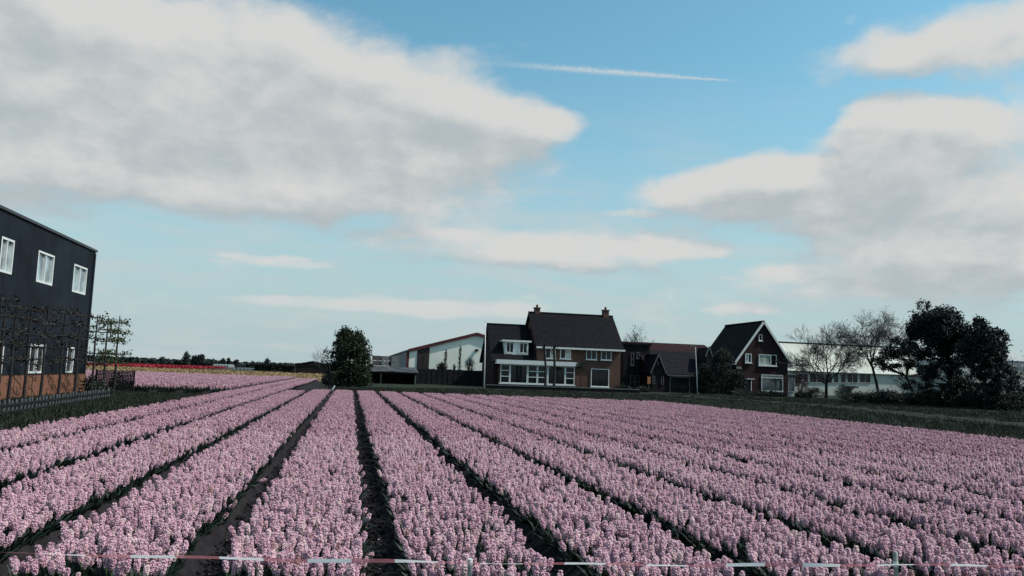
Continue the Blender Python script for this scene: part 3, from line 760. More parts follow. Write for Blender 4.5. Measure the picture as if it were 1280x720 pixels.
# ================================================================== DARK OFFICE BUILDING AT LEFT
def office():
    X = -12.7
    y0, y1 = 18., hx(112, 400, X)[0]
    top = hx(60, 288, X)[1]; bb, bt = -.1, hx(60, 468.5, X)[1]
    t = thing('office_building', (X-6, (y0+y1)/2, 0), 'dark slate coloured office block with white windows above a low orange brick base', 'building')
    ups = [((-34, 275), (-12, 322)), ((0, 296), (16.7, 342)), ((46.3, 315), (67, 355)), ((91, 333), (108, 367.5))]
    lows = [((-28, 420), (-20, 475)), ((-6, 426), (3.7, 470)), ((36.5, 430), (56, 467)), ((83, 433.5), (92, 466))]
    holes = []
    for (a, b), (c, d) in ups+lows:
        ya, _ = hx(a, (b+d)/2, X); yb_, _ = hx(c, (b+d)/2, X); _, z1 = hx((a+c)/2, b, X); _, z0 = hx((a+c)/2, d, X)
        holes.append((ya, yb_, z0, z1))
    # equal sizes for a tidy facade
    uz0 = np.mean([h[2] for h in holes[1:4]]); uz1 = np.mean([h[3] for h in holes[1:4]])
    lz0 = max(bt+.02, np.mean([h[2] for h in holes[6:8]])); lz1 = np.mean([h[3] for h in holes[6:8]])
    holes = [(h[0], h[1], uz0, uz1) for h in holes[:4]]+[(h[0], h[1], lz0, lz1) for h in holes[4:]]
    holes = [h for h in holes if h[0] > y0+.3]
    def facade(za, zb, hs, rec):
        mb = MB(); ys = sorted({y0, y1, *[h[0] for h in hs], *[h[1] for h in hs]}); zs = sorted({za, zb, *[h[2] for h in hs], *[h[3] for h in hs]})
        for i in range(len(ys)-1):
            for j in range(len(zs)-1):
                cy, cz = (ys[i]+ys[i+1])/2, (zs[j]+zs[j+1])/2
                if any(h[0] < cy < h[1] and h[2] < cz < h[3] for h in hs): continue
                mb.quad((X, ys[i], zs[j]), (X, ys[i+1], zs[j]), (X, ys[i+1], zs[j+1]), (X, ys[i], zs[j+1]))
        for (a, b, c, d) in hs:
            q = X-rec
            mb.quad((X, a, c), (q, a, c), (q, a, d), (X, a, d)); mb.quad((q, b, c), (X, b, c), (X, b, d), (q, b, d))
            mb.quad((X, a, c), (X, b, c), (q, b, c), (q, a, c)); mb.quad((q, a, d), (q, b, d), (X, b, d), (X, a, d))
        # other sides
        mb.quad((X, y1, za), (X-18, y1, za), (X-18, y1, zb), (X, y1, zb)); mb.quad((X-18, y0, za), (X, y0, za), (X, y0, zb), (X-18, y0, zb))
        mb.quad((X-18, y1, za), (X-18, y0, za), (X-18, y0, zb), (X-18, y1, zb))
        return mb
    mb = facade(bt+.012, top, holes, .16); mb.quad((X, y0, top), (X, y1, top), (X-18, y1, top), (X-18, y0, top)); part(mb, 'wall', 'dark_cladding', t)
    mb = MB(); mb.box(X-17.9, X+.06, y0, y1+.06, bb, bt); part(mb, 'brick_base', 'brick_orange', t)
    mb = MB(); mb.box(X-.18, X+.07, y0, y1+.07, top+.002, top+.11); mb.box(X-18, X-.185, y1-.18, y1+.07, top+.002, top+.11); part(mb, 'parapet_cap', 'parapet_metal', t)
    k = y0+.6
    while k < y1-.3:
        segs = [(bt+.02, top-.02)]
        for h in holes:
            if h[0]-.06 < k < h[1]+.06: segs = [q for (a, b) in segs for q in ((a, min(b, h[2])), (max(a, h[3]), b)) if q[1]-q[0] > .05]
        for a, b in segs: mb = MB(); mb.box(X+.0005, X+.005, k-.008, k+.008, a, b); part(mb, 'cladding_joint', 'dark_cladding', t)
        k += 1.15
    mb = MB(); mb.tube([(X+.07, y1-.25, bt), (X+.07, y1-.25, top-.1)], [.045, .045], 8); part(mb, 'downpipe', 'parapet_metal', t)
    for h in holes:
        up_ = h[2] > 3
        wide = h[1]-h[0] > 1.
        window(t, X-.13, h[0]+.006, h[1]-.006, h[2]+.006, h[3]-.006, (.5,) if wide else (), (), out=1, axis='y', gm='glass_sky' if up_ else 'glass_dark', fw_=.08, depth=.14, sill=False)
    return t
office()

# ================================================================== TREES
def leaf_part(name, P, m, parent):
    base = Vector((0, 0, 0)); p = parent
    while p is not None: base += p.location; p = p.parent
    return link(name, quads_mesh(name, P-np.array(base), m), parent)

def branch(mb, tw, p, d, L, r, depth, spread, up_, tips, nseg=4, wig=.12):
    pts = [p]; rad = [r]; q = np.array(p, float); d = np.array(d, float)
    for i in range(nseg):
        d = d+rng.normal(size=3)*wig; d[2] += up_; d /= np.linalg.norm(d)
        q = q+d*L/nseg; pts.append(q.copy()); rad.append(r*(1-.5*(i+1)/nseg))
    (mb if depth > 1 else tw).tube(pts, rad, 6 if depth > 2 else (4 if depth > 1 else 3), cap=False)
    if depth == 0: tips.append(q); return
    nb = {0: 0, 1: 5, 2: 5, 3: 5, 4: 6, 5: 6}[depth]
    for k in range(nb):
        t = .35+.65*(k+rng.uniform(0, .8))/nb; i = min(int(t*nseg), nseg-1); f = t*nseg-i; s = pts[i]*(1-f)+pts[i+1]*f
        a = rng.normal(size=3); a -= d*(a@d); a /= np.linalg.norm(a)
        nd = d*math.cos(spread)+a*math.sin(spread)
        branch(mb, tw, s, nd, L*rng.uniform(.5, .72), max(rad[i]*.55, .011), depth-1, spread, up_, tips, 3, wig)
def bare_tree(name, base, H, label, cat='tree', group=None, trunk_h=.35, lean=(0, 0), depth=4, spread=.75, up_=.06, r=None, leaves=None, nleaf=0, lsize=.12, wig=.13):
    t = thing(name, tuple(base), label, cat, group)
    mb, tw, tips = MB(), MB(), []
    p = np.array(base, float); r = r or H*.022
    th = H*trunk_h; top = p+np.array([lean[0], lean[1], th])
    mid = (p+top)/2+np.array([lean[0]*-.15, 0, 0])
    mb.tube([p-np.array([0, 0, .1]), p+np.array([0, 0, .15]), mid, top], [r*1.5, r*1.15, r, r*.85], 8)
    nb = 6
    for k in range(nb):
        a = 2*math.pi*k/nb+rng.uniform(-.4, .4); s = spread*rng.uniform(.6, 1.15) if k else .15
        d = np.array([math.cos(a)*math.sin(s), math.sin(a)*math.sin(s), math.cos(s)])
        st = mid*(.25)+top*.75 if k % 2 else top
        branch(mb, tw, st, d, (H-th)*rng.uniform(.5, .62)*(1.1 if k == 0 else 1), r*.5, depth-1, .62, up_, tips, 4, wig)
    part(mb, 'trunk', 'bark', t); cr = part(tw, 'crown', 'twig', t)
    if leaves and nleaf:
        T = np.array(tips); c = T[rng.integers(0, len(T), nleaf)]+rng.normal(size=(nleaf, 3))*.22
        leaf_part('leaves', leaf_quads(c, lsize), leaves, t)
    return t

def clump_tree(name, base, label, clumps, m, trunk_pts, trunk_r, cat='tree', group=None, per=260, lsize=.16, limbs=True, shell=.5, bark='bark'):
    """clumps: list of (x,y,z, rx,ry,rz); quads gather in small tufts inside each clump"""
    t = thing(name, tuple(base), label, cat, group)
    mb = MB(); n = len(trunk_pts); mb.tube(trunk_pts, [trunk_r*(1-.7*i/(n-1)) for i in range(n)], 8)
    tp = [np.asarray(q, float) for q in trunk_pts]
    if limbs:
        for c in clumps[::max(1, len(clumps)//22)]:
            c = np.array(c[:3]); s = min(tp[1:], key=lambda q: np.linalg.norm(q-c)+abs(q[2]-c[2]+.6))
            m_ = (s+c)/2+np.array([0, 0, -.15]); mb.tube([s, m_, c], [trunk_r*.35, trunk_r*.25, .02], 5)
    part(mb, 'trunk', bark, t)
    P = []
    for (x, y, z, rx, ry, rz) in clumps:
        k = max(6, int(per*(rx*ry*rz)**(1/3.)/6))
        ctr = blob_points((x, y, z), (rx, ry, rz), k, shell)
        pts = np.repeat(ctr, 9, 0)+rng.normal(size=(k*9, 3))*lsize*.62
        P.append(leaf_quads(pts, lsize))
    leaf_part('crown', np.concatenate(P), m, t)
    return t

def at(px, py, y):           # a point on the plane at distance y along the beds
    x, z = hy(px, py, y); return np.array([x, y, z])
def mpp(px, y): return (hy(px+50, 470, y)[0]-hy(px-50, 470, y)[0])/100

# --- pines and their neighbours on the right
def pine(name, px_trunk, y, lobes, label, trunk_px, r, lsize=.15, per=330, group=None):
    """lobes: pixel ellipses (cx,cy,rx,ry) of the crown; depth from the width"""
    s = mpp(px_trunk, y); cl = []
    for (cx, cy, rx, ry, *dn) in lobes:
        c = at(cx, cy, y); n = max(4, int(rx*ry/15*(dn[0] if dn else 1)))
        for _ in range(n):
            d = rng.normal(size=3); d /= np.linalg.norm(d); q = rng.uniform(.2, .9)
            k = (rng.uniform(.24, .5)*min(rx, ry)*s*.8+.12)*(.6 if dn else 1)
            cl.append((c[0]+d[0]*q*rx*s*1.06, y+d[1]*q*min(rx, 24)*s, c[2]+d[2]*q*ry*s*1.06, k*1.15, k*1.15, k*.8))
    b = at(*trunk_px[0], y); b[2] = GZ
    pts = [b-np.array([0, 0, .1])]+[at(px, py, y) for px, py in trunk_px[1:]]
    return clump_tree(name, b, label, cl, 'pine_needles', pts, r, per=per, lsize=lsize, group=group)
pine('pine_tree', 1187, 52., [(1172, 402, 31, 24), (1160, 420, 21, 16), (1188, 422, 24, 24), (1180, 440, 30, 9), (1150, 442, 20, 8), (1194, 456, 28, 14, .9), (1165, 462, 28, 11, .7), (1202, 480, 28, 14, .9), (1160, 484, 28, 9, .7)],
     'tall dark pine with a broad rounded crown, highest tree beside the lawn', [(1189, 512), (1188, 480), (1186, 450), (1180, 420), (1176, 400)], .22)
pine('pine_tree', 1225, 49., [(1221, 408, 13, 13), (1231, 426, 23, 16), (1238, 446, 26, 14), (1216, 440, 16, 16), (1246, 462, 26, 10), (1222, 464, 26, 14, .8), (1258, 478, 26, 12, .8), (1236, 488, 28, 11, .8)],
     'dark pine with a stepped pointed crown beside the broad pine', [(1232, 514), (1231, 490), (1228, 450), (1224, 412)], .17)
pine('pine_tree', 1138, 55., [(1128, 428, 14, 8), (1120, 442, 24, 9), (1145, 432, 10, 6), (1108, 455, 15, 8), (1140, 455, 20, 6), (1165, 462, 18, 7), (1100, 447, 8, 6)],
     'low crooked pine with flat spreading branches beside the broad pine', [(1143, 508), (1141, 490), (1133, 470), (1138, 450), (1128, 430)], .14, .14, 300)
bare_tree('bare_tree', tuple(at(1033, 503, 74.)[:2])+(GZ,), 7.0, 'bare tree with a rounded open crown in front of the white hall', trunk_h=.24, depth=5, spread=.95, up_=.03, r=.15)
bare_tree('birch_tree', tuple(at(1099, 503, 70.)[:2])+(GZ,), 8.6, 'tall bare tree with fine hanging twigs between hall and pines', trunk_h=.4, lean=(-.75, 0), depth=5, spread=.7, up_=.0, r=.13, leaves='far_leaf', nleaf=1500, lsize=.1)
bare_tree('bare_tree', tuple(at(796, 470, 112.)[:2])+(GZ,), 8.4, 'bare tree showing above the roofs between brown house and barn', trunk_h=.45, depth=4, spread=.9, r=.16, leaves='far_leaf', nleaf=500, lsize=.2)
bare_tree('bare_tree', tuple(at(1160, 480, 63.)[:2])+(GZ,), 4.2, 'small bare thicket tree under the pines', trunk_h=.15, depth=4, spread=.9, r=.07, leaves='bush_leaf', nleaf=500, lsize=.11)
bare_tree('bare_tree', tuple(at(1258, 480, 54.)[:2])+(GZ,), 4.4, 'twiggy shrub tree at the hedge beyond the stepped pine', trunk_h=.15, depth=4, spread=.9, r=.07, leaves='brown_leaf', nleaf=1400, lsize=.1)
bare_tree('bare_tree', tuple(at(403, 480, 88.)[:2])+(-.1,), 3.8, 'thin bare sapling left of the dense oval tree', trunk_h=.2, depth=3, spread=.6, r=.04)
# --- pollarded trees before the brown house
def pollard(px, py, y, label, r=.1, top=None):
    b = at(px, py, y); b[2] = GZ; t = thing('pollarded_tree', tuple(b), label, 'tree', None)
    tp = at(*top, y); mb = MB(); mid = (b+tp)/2+np.array([.08, 0, 0])
    mb.tube([b-np.array([0, 0, .1]), mid, tp, tp+np.array([.05, 0, .25])], [r*1.3, r, r*.9, r*1.3], 7); part(mb, 'trunk', 'bark', t)
    tw = MB()
    for k in range(16):
        a = rng.uniform(0, 6.28); d = np.array([math.cos(a)*.55, math.sin(a)*.55, rng.uniform(.1, 1.)]); q = tp+np.array([0, 0, rng.uniform(-.5, .25)])
        tw.tube([q, q+d*.35, q+d*rng.uniform(.6, .9)+np.array([0, 0, .15])], [r*.35, r*.2, .01], 4)
    part(tw, 'crown', 'twig', t); return t
pollard(681.5, 487, 70., 'bare pollarded tree before the left half of the bay window', top=(680.5, 434))
pollard(692, 487, 69., 'bare pollarded tree before the middle of the bay window', .11, top=(692.5, 436))
b = at(726, 487, 72.); b[2] = GZ
cl = [tuple(at(726, 458, 72.)+rng.normal(size=3)*.16)+(.3, .3, .26) for _ in range(9)]
clump_tree('ball_tree', b, 'small tree with a clipped round crown between bay and large front window', cl, 'bush_leaf', [b-np.array([0, 0, .1]), at(726, 475, 72.), at(726, 456, 72.)], .06, per=150, lsize=.11)
# --- dense oval tree
b = at(437, 487, 58.); b[2] = -.1
cl = []
for _ in range(250):
    v = rng.uniform(0, 1); yy = 486-v*72; wid = 25*math.sin(math.pi*min(1, .12+.80*(1-v)**.85))**.7 if v > .05 else 20
    wid = 24.5*(1-((v-.42)/.62)**2)**.5 if abs(v-.42) < .6 else 6
    a = rng.uniform(0, 6.28); q = rng.uniform(.35, 1.06)*wid*.058*(1+.14*math.sin(a*3+v*9))
    c = at(437+(0), yy, 58.); cl.append((c[0]+math.cos(a)*q, 58+math.sin(a)*q, c[2], *([rng.uniform(.18, .42)]*3)))
clump_tree('oval_tree', b, 'dense dark green oval tree at the end of the flower beds', cl, 'yew_leaf', [b-np.array([0, 0, .1]), at(437, 470, 58.), at(437, 440, 58.), at(437, 420, 58.)], .14, per=210, lsize=.13)

# --- espalier trees in front of the office
def espalier(px, label, dark=True, topf=1.):
    X = -10.9; y, _ = hx(px, 475, X); H = 3.55*topf
    t = thing('espalier_tree', (X, y, -.05), label, 'tree', 'espalier trees along the office wall')
    br = MB(); br.tube([(X, y, -.1), (X+.02, y, .9), (X-.02, y+.03, 2.2), (X, y, H)], [.06, .048, .04, .022], 7); pts = []
    for k in range(5):
        z = 1.5+k*(H-1.55)/4.3+rng.uniform(-.12, .12)
        for sg in (-1, 1):
            L = rng.uniform(.42, .68)*(1.0 if k < 5 else .75); e = np.array([X+rng.uniform(-.12, .12)+sg*L*.45, y+sg*L, z+rng.uniform(-.05, .12)])
            m_ = np.array([X+sg*L*.2, y+sg*L*.5, z-.04]); br.tube([(X, y, z), m_, e], [.028, .022, .012], 4)
            for q in np.linspace(.25, 1.05, 5):
                c = np.array([X, y, z])*(1-q)+e*q
                pts.append(c+rng.normal(size=(int(rng.integers(2, 9) if dark else rng.integers(7, 24)), 3))*np.array([.07, .09, .09]))
    part(br, 'trunk', 'bark', t)
    leaf_part('crown', leaf_quads(np.concatenate(pts), .10), 'brown_leaf' if dark else 'spring_leaf', t)
lab = ['espalier tree with bare tiered branches before the office wall', 'espalier tree in green leaf, next to the office corner', 'espalier tree in green leaf, beside the trellis fence end']
for px in (-2, 12, 31, 52, 74, 94): espalier(px, lab[0])
espalier(115, 'thin dark espalier tree just past the office corner', True, 1.0); espalier(129, 'bushy green espalier tree, second past the office corner', False); espalier(143, 'green espalier tree with a sprouting tip beside the trellis panel', False, 1.05)

# --- bushes and hedges
def bush(px, py_top, y, wpx, label, m='bush_leaf', zb=None, dens=1., cat='shrub', group='dark shrubs along the yards', name='shrub', lsize=.1, shape=1.):
    zb = GZ if zb is None else zb
    c = at(px, py_top, y); h = max(.35, c[2]-zb); w = wpx*mpp(px, y)/2
    b = (c[0], y, zb); t = thing(name, b, label, cat, group)
    mb = MB()
    for k in range(7):
        a = rng.uniform(0, 6.28); mb.tube([(c[0], y, zb-.1), (c[0]+math.cos(a)*w*.3, y+math.sin(a)*w*.3, zb+h*.45), (c[0]+math.cos(a)*w*.6, y+math.sin(a)*w*.5, zb+h*.85)], [.04, .025, .01], 4)
    part(mb, 'stems', 'bark', t)
    n = int(min(70, 14+w*h*14)*dens); P = []
    for _ in range(n):
        v = rng.uniform(0, 1)**.8; wv = w*(1-(v)**(2.2*shape))**.6+.05; a = rng.uniform(0, 6.28); q = rng.uniform(.2, 1)**.5
        cc = np.array([c[0]+math.cos(a)*q*wv, y+math.sin(a)*q*min(wv, 1.6), zb+.08+v*(h-.12)])
        P.append(cc+rng.normal(size=(46, 3))*.15)
    leaf_part('foliage', leaf_quads(np.concatenate(P), lsize), m, t); return t
# hedge under the pines
pos = ['beside the crooked pine trunk', 'under the crooked pine', 'between crooked pine and broad pine', 'in front of the broad pine trunk', 'between the two taller pines', 'under the stepped pine', 'beyond the stepped pine', 'at the warehouse end of the hedge']
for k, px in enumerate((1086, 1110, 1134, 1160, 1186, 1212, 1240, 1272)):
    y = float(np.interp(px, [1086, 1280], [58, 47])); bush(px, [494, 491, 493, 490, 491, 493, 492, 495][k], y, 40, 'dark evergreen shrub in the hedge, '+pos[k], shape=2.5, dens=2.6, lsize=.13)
for px, pt, y, w, lb, m in ((1003, 493, 72, 16, 'low dark shrub by the glazed porch of the gabled house', 'bush_leaf'), (1020, 486, 76, 20, 'twiggy dark shrub left of the bare round tree', 'far_leaf'),
                         (1054, 482, 78, 17, 'rounded grey-green shrub before the white hall wall', 'far_leaf'), (1070, 494, 66, 34, 'low dark shrub before the hall door', 'bush_leaf'),
                         (1118, 499, 56, 16, 'rusty brown low shrub under the crooked pine', 'brown_leaf'), (1000, 468, 84, 22, 'dark red-leaved shrub at the corner of the gabled house', 'red_leaf'),
                         (903, 437, 76, 36, 'large dark ivy-covered shrub against the left side of the gabled house', 'bush_leaf'), (921, 466, 74, 26, 'dark shrub beside the door of the gabled house', 'bush_leaf'),
                         (880, 458, 78, 26, 'tall dark shrub between lamp post and gabled house', 'bush_leaf'), (929, 488, 70, 22, 'small rounded grey shrub below the white letters', 'far_leaf'),
                         (960, 491, 74, 40, 'low dark shrub under the ground floor window of the gabled house', 'bush_leaf'),
                         (778, 484, 70, 20, 'rounded dark shrub at the corner of the brown house', 'bush_leaf'), (804, 486, 76, 14, 'low dark shrub before the flat-roofed block', 'bush_leaf'),
                         (552, 455, 90, 12, 'low dark shrub against the white barn, near the brown door panel', 'bush_leaf'), (588, 449, 90, 13, 'twiggy dark shrub against the white barn beneath its lamp', 'far_leaf'),
                         (412, 470, 66, 12, 'small dark shrub left of the oval tree', 'bush_leaf'), (455, 466, 64, 16, 'dark shrub right of the oval tree', 'bush_leaf')):
    bush(px, pt, float(y), w, lb, m, dens=1.25 if m != 'bush_leaf' else 2.4, lsize=.1 if m != 'bush_leaf' else .13)
# narrow conifers against the white barn
def conifer(px, top, y, wpx, label, m='bush_leaf'):
    c = at(px, top, y); b = np.array([c[0], y, GZ]); h = c[2]-GZ; w = wpx*mpp(px, y)/2; cl = []
    for k in range(26):
        v = k/26; a = rng.uniform(0, 6.28); q = w*(1-v)*.6; cl.append((c[0]+math.cos(a)*q, y+math.sin(a)*q, GZ+.4+v*(h-.5), .12+w*(1-v)*.5, .12+w*(1-v)*.5, .3))
    clump_tree('narrow_conifer', b, label, cl, m, [b-np.array([0, 0, .1]), (b+c)/2, c], .05, per=48, lsize=.09, limbs=False, cat='tree')
conifer(557.5, 437, 91., 6, 'thin pointed conifer against the white barn, nearer its brown door')
conifer(575.5, 432, 91., 3.5, 'tall thin poplar against the white barn, nearer its lamp', 'far_leaf')
conifer(568, 456, 91., 5, 'small pointed conifer standing low against the white barn')

# ================================================================== YARD THINGS
def board_fence():
    y = 84.; x0, x1 = hy(519, 475, y)[0], hy(607, 475, y)[0]; zt = hy(560, 462, y)[1]
    t = thing('board_fence', ((x0+x1)/2, y, GZ), 'dark upright board fence in front of the white barn', 'fence')
    n = 26; w = (x1-x0)/n
    for k in range(n):
        a = x0+k*w; mb = MB(); j = rng.uniform(-.03, .03); mb.box(a-.01, a+w+.01, y-.012+.026*(k % 2), y+.012+.026*(k % 2), GZ-.05, zt+j); part(mb, 'board', 'board_dark', t)
    for k in range(5):
        a = x0+(x1-x0)*k/4; mb = MB(); mb.box(a-.06, a+.06, y+.05, y+.17, GZ-.1, zt+.05); part(mb, 'post', 'board_dark', t)
    for z in (GZ+.35, zt-.3): mb = MB(); mb.box(x0, x1, y+.042, y+.085, z-.05, z+.05); part(mb, 'rail', 'board_dark', t)
board_fence()
def lean_to():
    y = 78.; x0, x1 = hy(437, 475, y)[0], hy(520, 475, y)[0]; zt = hy(478, 465, y)[1]; zb = hy(500, 459.5, y+3.5)[1]
    t = thing('lean_to_shed', ((x0+x1)/2, y, GZ), 'low open lean-to shed with a patchy corrugated roof beside the board fence', 'shed')
    n = 18
    for k in range(n):
        a, b = x0-.2+(x1-x0+.4)*k/n, x0-.2+(x1-x0+.4)*(k+1)/n; dz = rng.uniform(0, .03)
        mb = MB(); mb.prism([(y-.3, zt+dz), (y+3.5, zb+dz), (y+3.5, zb+.05+dz), (y-.3, zt+.05+dz)], 'x', a+.006, b-.006); part(mb, 'roof_sheet', 'corrugated', t)
    mb = MB(); mb.box(x0, x1, y-.05, y+.07, zt-.16, zt-.02); part(mb, 'beam', 'board_dark', t)
    for px in (440, 476, 519): a = hy(px, 475, y)[0]; mb = MB(); mb.box(a-.05, a+.05, y-.06, y+.04, GZ-.1, zt-.16); part(mb, 'post', 'rail_grey', t)
    mb = MB(); mb.box(x0, x1, y+3.3, y+3.4, GZ-.1, zb-.03); part(mb, 'back_wall', 'board_dark', t)
    for a in (x0, x1): mb = MB(); mb.prism([(y, GZ-.1), (y+3.3, GZ-.1), (y+3.3, zb-.04), (y, zt-.02)], 'x', a-.03, a+.03); part(mb, 'side_wall', 'board_dark', t)
    # low rail in front
    y2 = 73.; u0, u1, z0, z1 = wr(478, 484.5, 508, 486, y2)
    r = thing('low_rail', ((u0+u1)/2, y2, GZ), 'low grey rail on short posts before the lean-to shed', 'rail')
    mb = MB(); mb.box(u0, u1, y2-.03, y2+.03, z0, z1); part(mb, 'rail', 'rail_grey', r)
    for k in range(4): a = u0+(u1-u0)*(.04+.92*k/3); mb = MB(); mb.box(a-.04, a+.04, y2-.04, y2+.05, GZ-.1, z0-.002); part(mb, 'post', 'rail_grey', r)
lean_to()
def crate_mesh(w, d, h):
    mb = MB(); n = 4; g = h/n
    for k in range(n):
        z0, z1 = k*g+.03, (k+1)*g-.015
        mb.box(-w/2, w/2, -d/2, -d/2+.03, z0, z1); mb.box(-w/2, w/2, d/2-.03, d/2, z0, z1)
        mb.box(-w/2, -w/2+.03, -d/2+.03, d/2-.03, z0, z1); mb.box(w/2-.03, w/2, -d/2+.03, d/2-.03, z0, z1)
    for a in (-1, 1):
        for b in (-1, 1): mb.box(a*(w/2-.09)-.045, a*(w/2-.09)+.045, b*(d/2-.08)-.04, b*(d/2-.08)+.04, .0, h-.01)
    mb.box(-w/2+.04, w/2-.04, -d/2+.04, d/2-.04, .06, h-.1)
    return mb
Yc = 96.
cw = (hy(474.8, 450, Yc)[0]-hy(465, 450, Yc)[0]); ch = (hy(470, 444.3, Yc)[1]-hy(470, 450.6, Yc)[1])
base_z = hy(470, 457, Yc)[1]; nl = int((base_z-GZ)/ch); 
protos = {}
cols = [(470, 'crate_brown', 'brown', 0), (481.5, 'crate_grey', 'pale grey', 0), (493.5, 'crate_grey', 'weathered grey', 0), (475.7, 'crate_brown', 'brown', 1.05), (487.4, 'crate_brown', 'brown', 1.05)]
for ci, (px, m, cn, back) in enumerate(cols):
    lay = nl+2
    for k in range(lay):
        if (m) not in protos:
            me = crate_mesh(cw*.97, .95, ch*.985).mesh('bulb_crate'); me.materials.append(MATS[m]); protos[m] = me
        o = link('bulb_crate', protos[m]); o.location = (hy(px, 450, Yc)[0]+rng.uniform(-.03, .03), Yc+back+rng.uniform(-.04, .04), base_z+(k-nl)*ch)
        if k == 0: 
            zb0 = o.location.z
        side = ['nearest the oval tree', 'in the middle', 'nearest the barn', 'behind the brown stack', 'behind the weathered stack'][ci]
        where = ['topmost', 'second from the top', 'third from the top', 'fourth from the top', 'fifth from the top'][min(4, lay-1-k)]
        tag(o, f'{cn} slatted bulb crate, {where} of the stack {side}', 'crate', 'stacked bulb crates behind the lean-to')
mb = MB(); w_ = cw*1.6; a0 = hy(465, 450, Yc)[0]-.3; a1 = hy(498, 450, Yc)[0]+.3
zlow = base_z-nl*ch
for k in range(10): mb.box(a0, a1, Yc-.45+k*.2, Yc-.37+k*.2, GZ-.02, zlow)
tag(mb.build('pallet', 'crate_brown'), 'low timber runners under the stacked bulb crates', 'pallet')

def pole(name, top, bot, y, r, m, label, cat, finial=True, arm=False):
    a, b = at(*top, y), at(*bot, y); b[2] = GZ
    t = thing(name, tuple(b), label, cat)
    mb = MB(); mb.tube([b-np.array([0, 0, .2]), b+(a-b)*.5, a], [r, r*.85, r*.6], 8); part(mb, 'shaft', m, t, True)
    mb = MB(); mb.tube([b, b+np.array([0, 0, .25])], [r*1.6, r*1.5], 8); part(mb, 'foot', 'rail_grey', t)
    if finial:
        mb = MB(); mb.tube([a, a+np.array([0, 0, .05]), a+np.array([0, 0, .13])], [r*.9, r*1.2, r*.3], 8); part(mb, 'finial', m, t)
    if arm:
        mb = MB(); mb.tube([a, a+np.array([0, 0, .08]), a+np.array([-.25, -.1, .12])], [r*.6, r*.55, r*.5], 6); mb.box(a[0]-.62, a[0]-.25, a[1]-.2, a[1], a[2]+.07, a[2]+.16); part(mb, 'lamp_head', 'rail_grey', t)
pole('flagpole', (607, 402), (605, 492), 66., .055, 'pole_white', 'thin white flagpole at the left corner of the brown house', 'flagpole')
pole('lamp_post', (869.3, 434), (872, 496), 68., .05, 'grey_paint', 'thin pale lamp post in front of the garage', 'lamp post', False, True)
# low garden wall in front of the brown house
y = 67.5; u0, u1, z0, z1 = wr(607, 485.5, 800, 489, y)
mb = MB(); t = thing('garden_wall', ((u0+u1)/2, y, GZ), 'low dark garden wall with a pale coping before the brown house', 'wall')
mb.box(u0, u1, y, y+.22, GZ-.2, .62); part(mb, 'wall', 'brick_black', t)
n = 22
for k in range(n):
    a, b = u0+(u1-u0)*k/n, u0+(u1-u0)*(k+1)/n; mb = MB(); mb.box(a+.008, b-.008, y-.04, y+.26, .622, .68); part(mb, 'coping_stone', 'rail_grey', t)
# small white post box and marker by the oval tree
p = at(443, 477, 62.); t = thing('letter_box', (p[0], 62., GZ-.2), 'small pale letter box on a white post beside the oval tree', 'letter box')
mb = MB(); mb.box(p[0]-.13, p[0]+.13, 61.85, 62.15, p[2]-.02, p[2]+.12); mb.prism([(p[0]-.15, p[2]+.122), (p[0]+.15, p[2]+.122), (p[0]+.07, p[2]+.22), (p[0]-.07, p[2]+.22)], 'y', 61.83, 62.17); part(mb, 'box', 'grey_paint', t)
mb = MB(); mb.box(p[0]-.14, p[0]-.03, 61.95, 62.05, GZ-.3, p[2]-.02); part(mb, 'post', 'pole_white', t)
g = hg(416, 487, 0.2); t = thing('marker_stake', (g[0], g[1], -.1), 'small white slanted marker stake at the head of a furrow', 'stake')
mb = MB(); bar(mb, (g[0], g[1], -.15), (g[0]+.02, g[1], .22), .03, .03); part(mb, 'stake', 'pole_white', t)
mb = MB(); bar(mb, (g[0]-.03, g[1]-.02, .2), (g[0]+.12, g[1]-.02, .46), .02, .1); part(mb, 'plate', 'pole_white', t)
p = at(412.2, 465, 60.); t = thing('fence_post', (p[0], 60., -.1), 'dark wooden post left of the oval tree', 'post')
mb = MB(); mb.box(p[0]-.06, p[0]+.06, 59.94, 60.06, -.3, p[2]); mb.prism([(p[0]-.06, p[2]), (p[0]+.06, p[2]), (p[0], p[2]+.07)], 'y', 59.94, 60.06); part(mb, 'shaft', 'board_dark', t)

# ================================================================== LEFT GARDEN: picket fence, trellis
def picket():
    p0, p1 = np.array(hg(-14, 523, 0)), np.array(hg(136, 498.5, 0)); L = np.linalg.norm(p1-p0); d = (p1-p0)/L
    t = thing('picket_fence', (*((p0+p1)/2), -.05), 'low weathered grey picket fence on the grass before the office', 'fence')
    n = 40; s = np.array([-d[1], d[0]])
    for k in range(n):
        c = p0+d*L*k/(n-1); h = .43+rng.uniform(-.04, .04); mb = MB(); tl = rng.uniform(-.02, .02)
        a = [c-d*.055-s*.012, c+d*.055-s*.012, c+d*.055+s*.012, c-d*.055+s*.012]; i = 0
        mb.v = [(q[0], q[1], -.12) for q in a]+[(q[0]+tl, q[1], h-.05) for q in a]+[(c[0]-s[0]*.012+tl, c[1]-s[1]*.012, h), (c[0]+s[0]*.012+tl, c[1]+s[1]*.012, h)]
        mb.f = [(0, 1, 5, 4), (1, 2, 6, 5), (2, 3, 7, 6), (3, 0, 4, 7), (4, 5, 8), (6, 7, 9), (5, 6, 9, 8), (7, 4, 8, 9)]
        part(mb, 'picket', 'picket_grey', t)
    for z in (.1, .29):
        mb = MB(); a, b = p0-s*.04, p1-s*.04; bar(mb, (a[0], a[1], z), (b[0], b[1], z), .025, .05); part(mb, 'rail', 'board_dark', t)
picket()
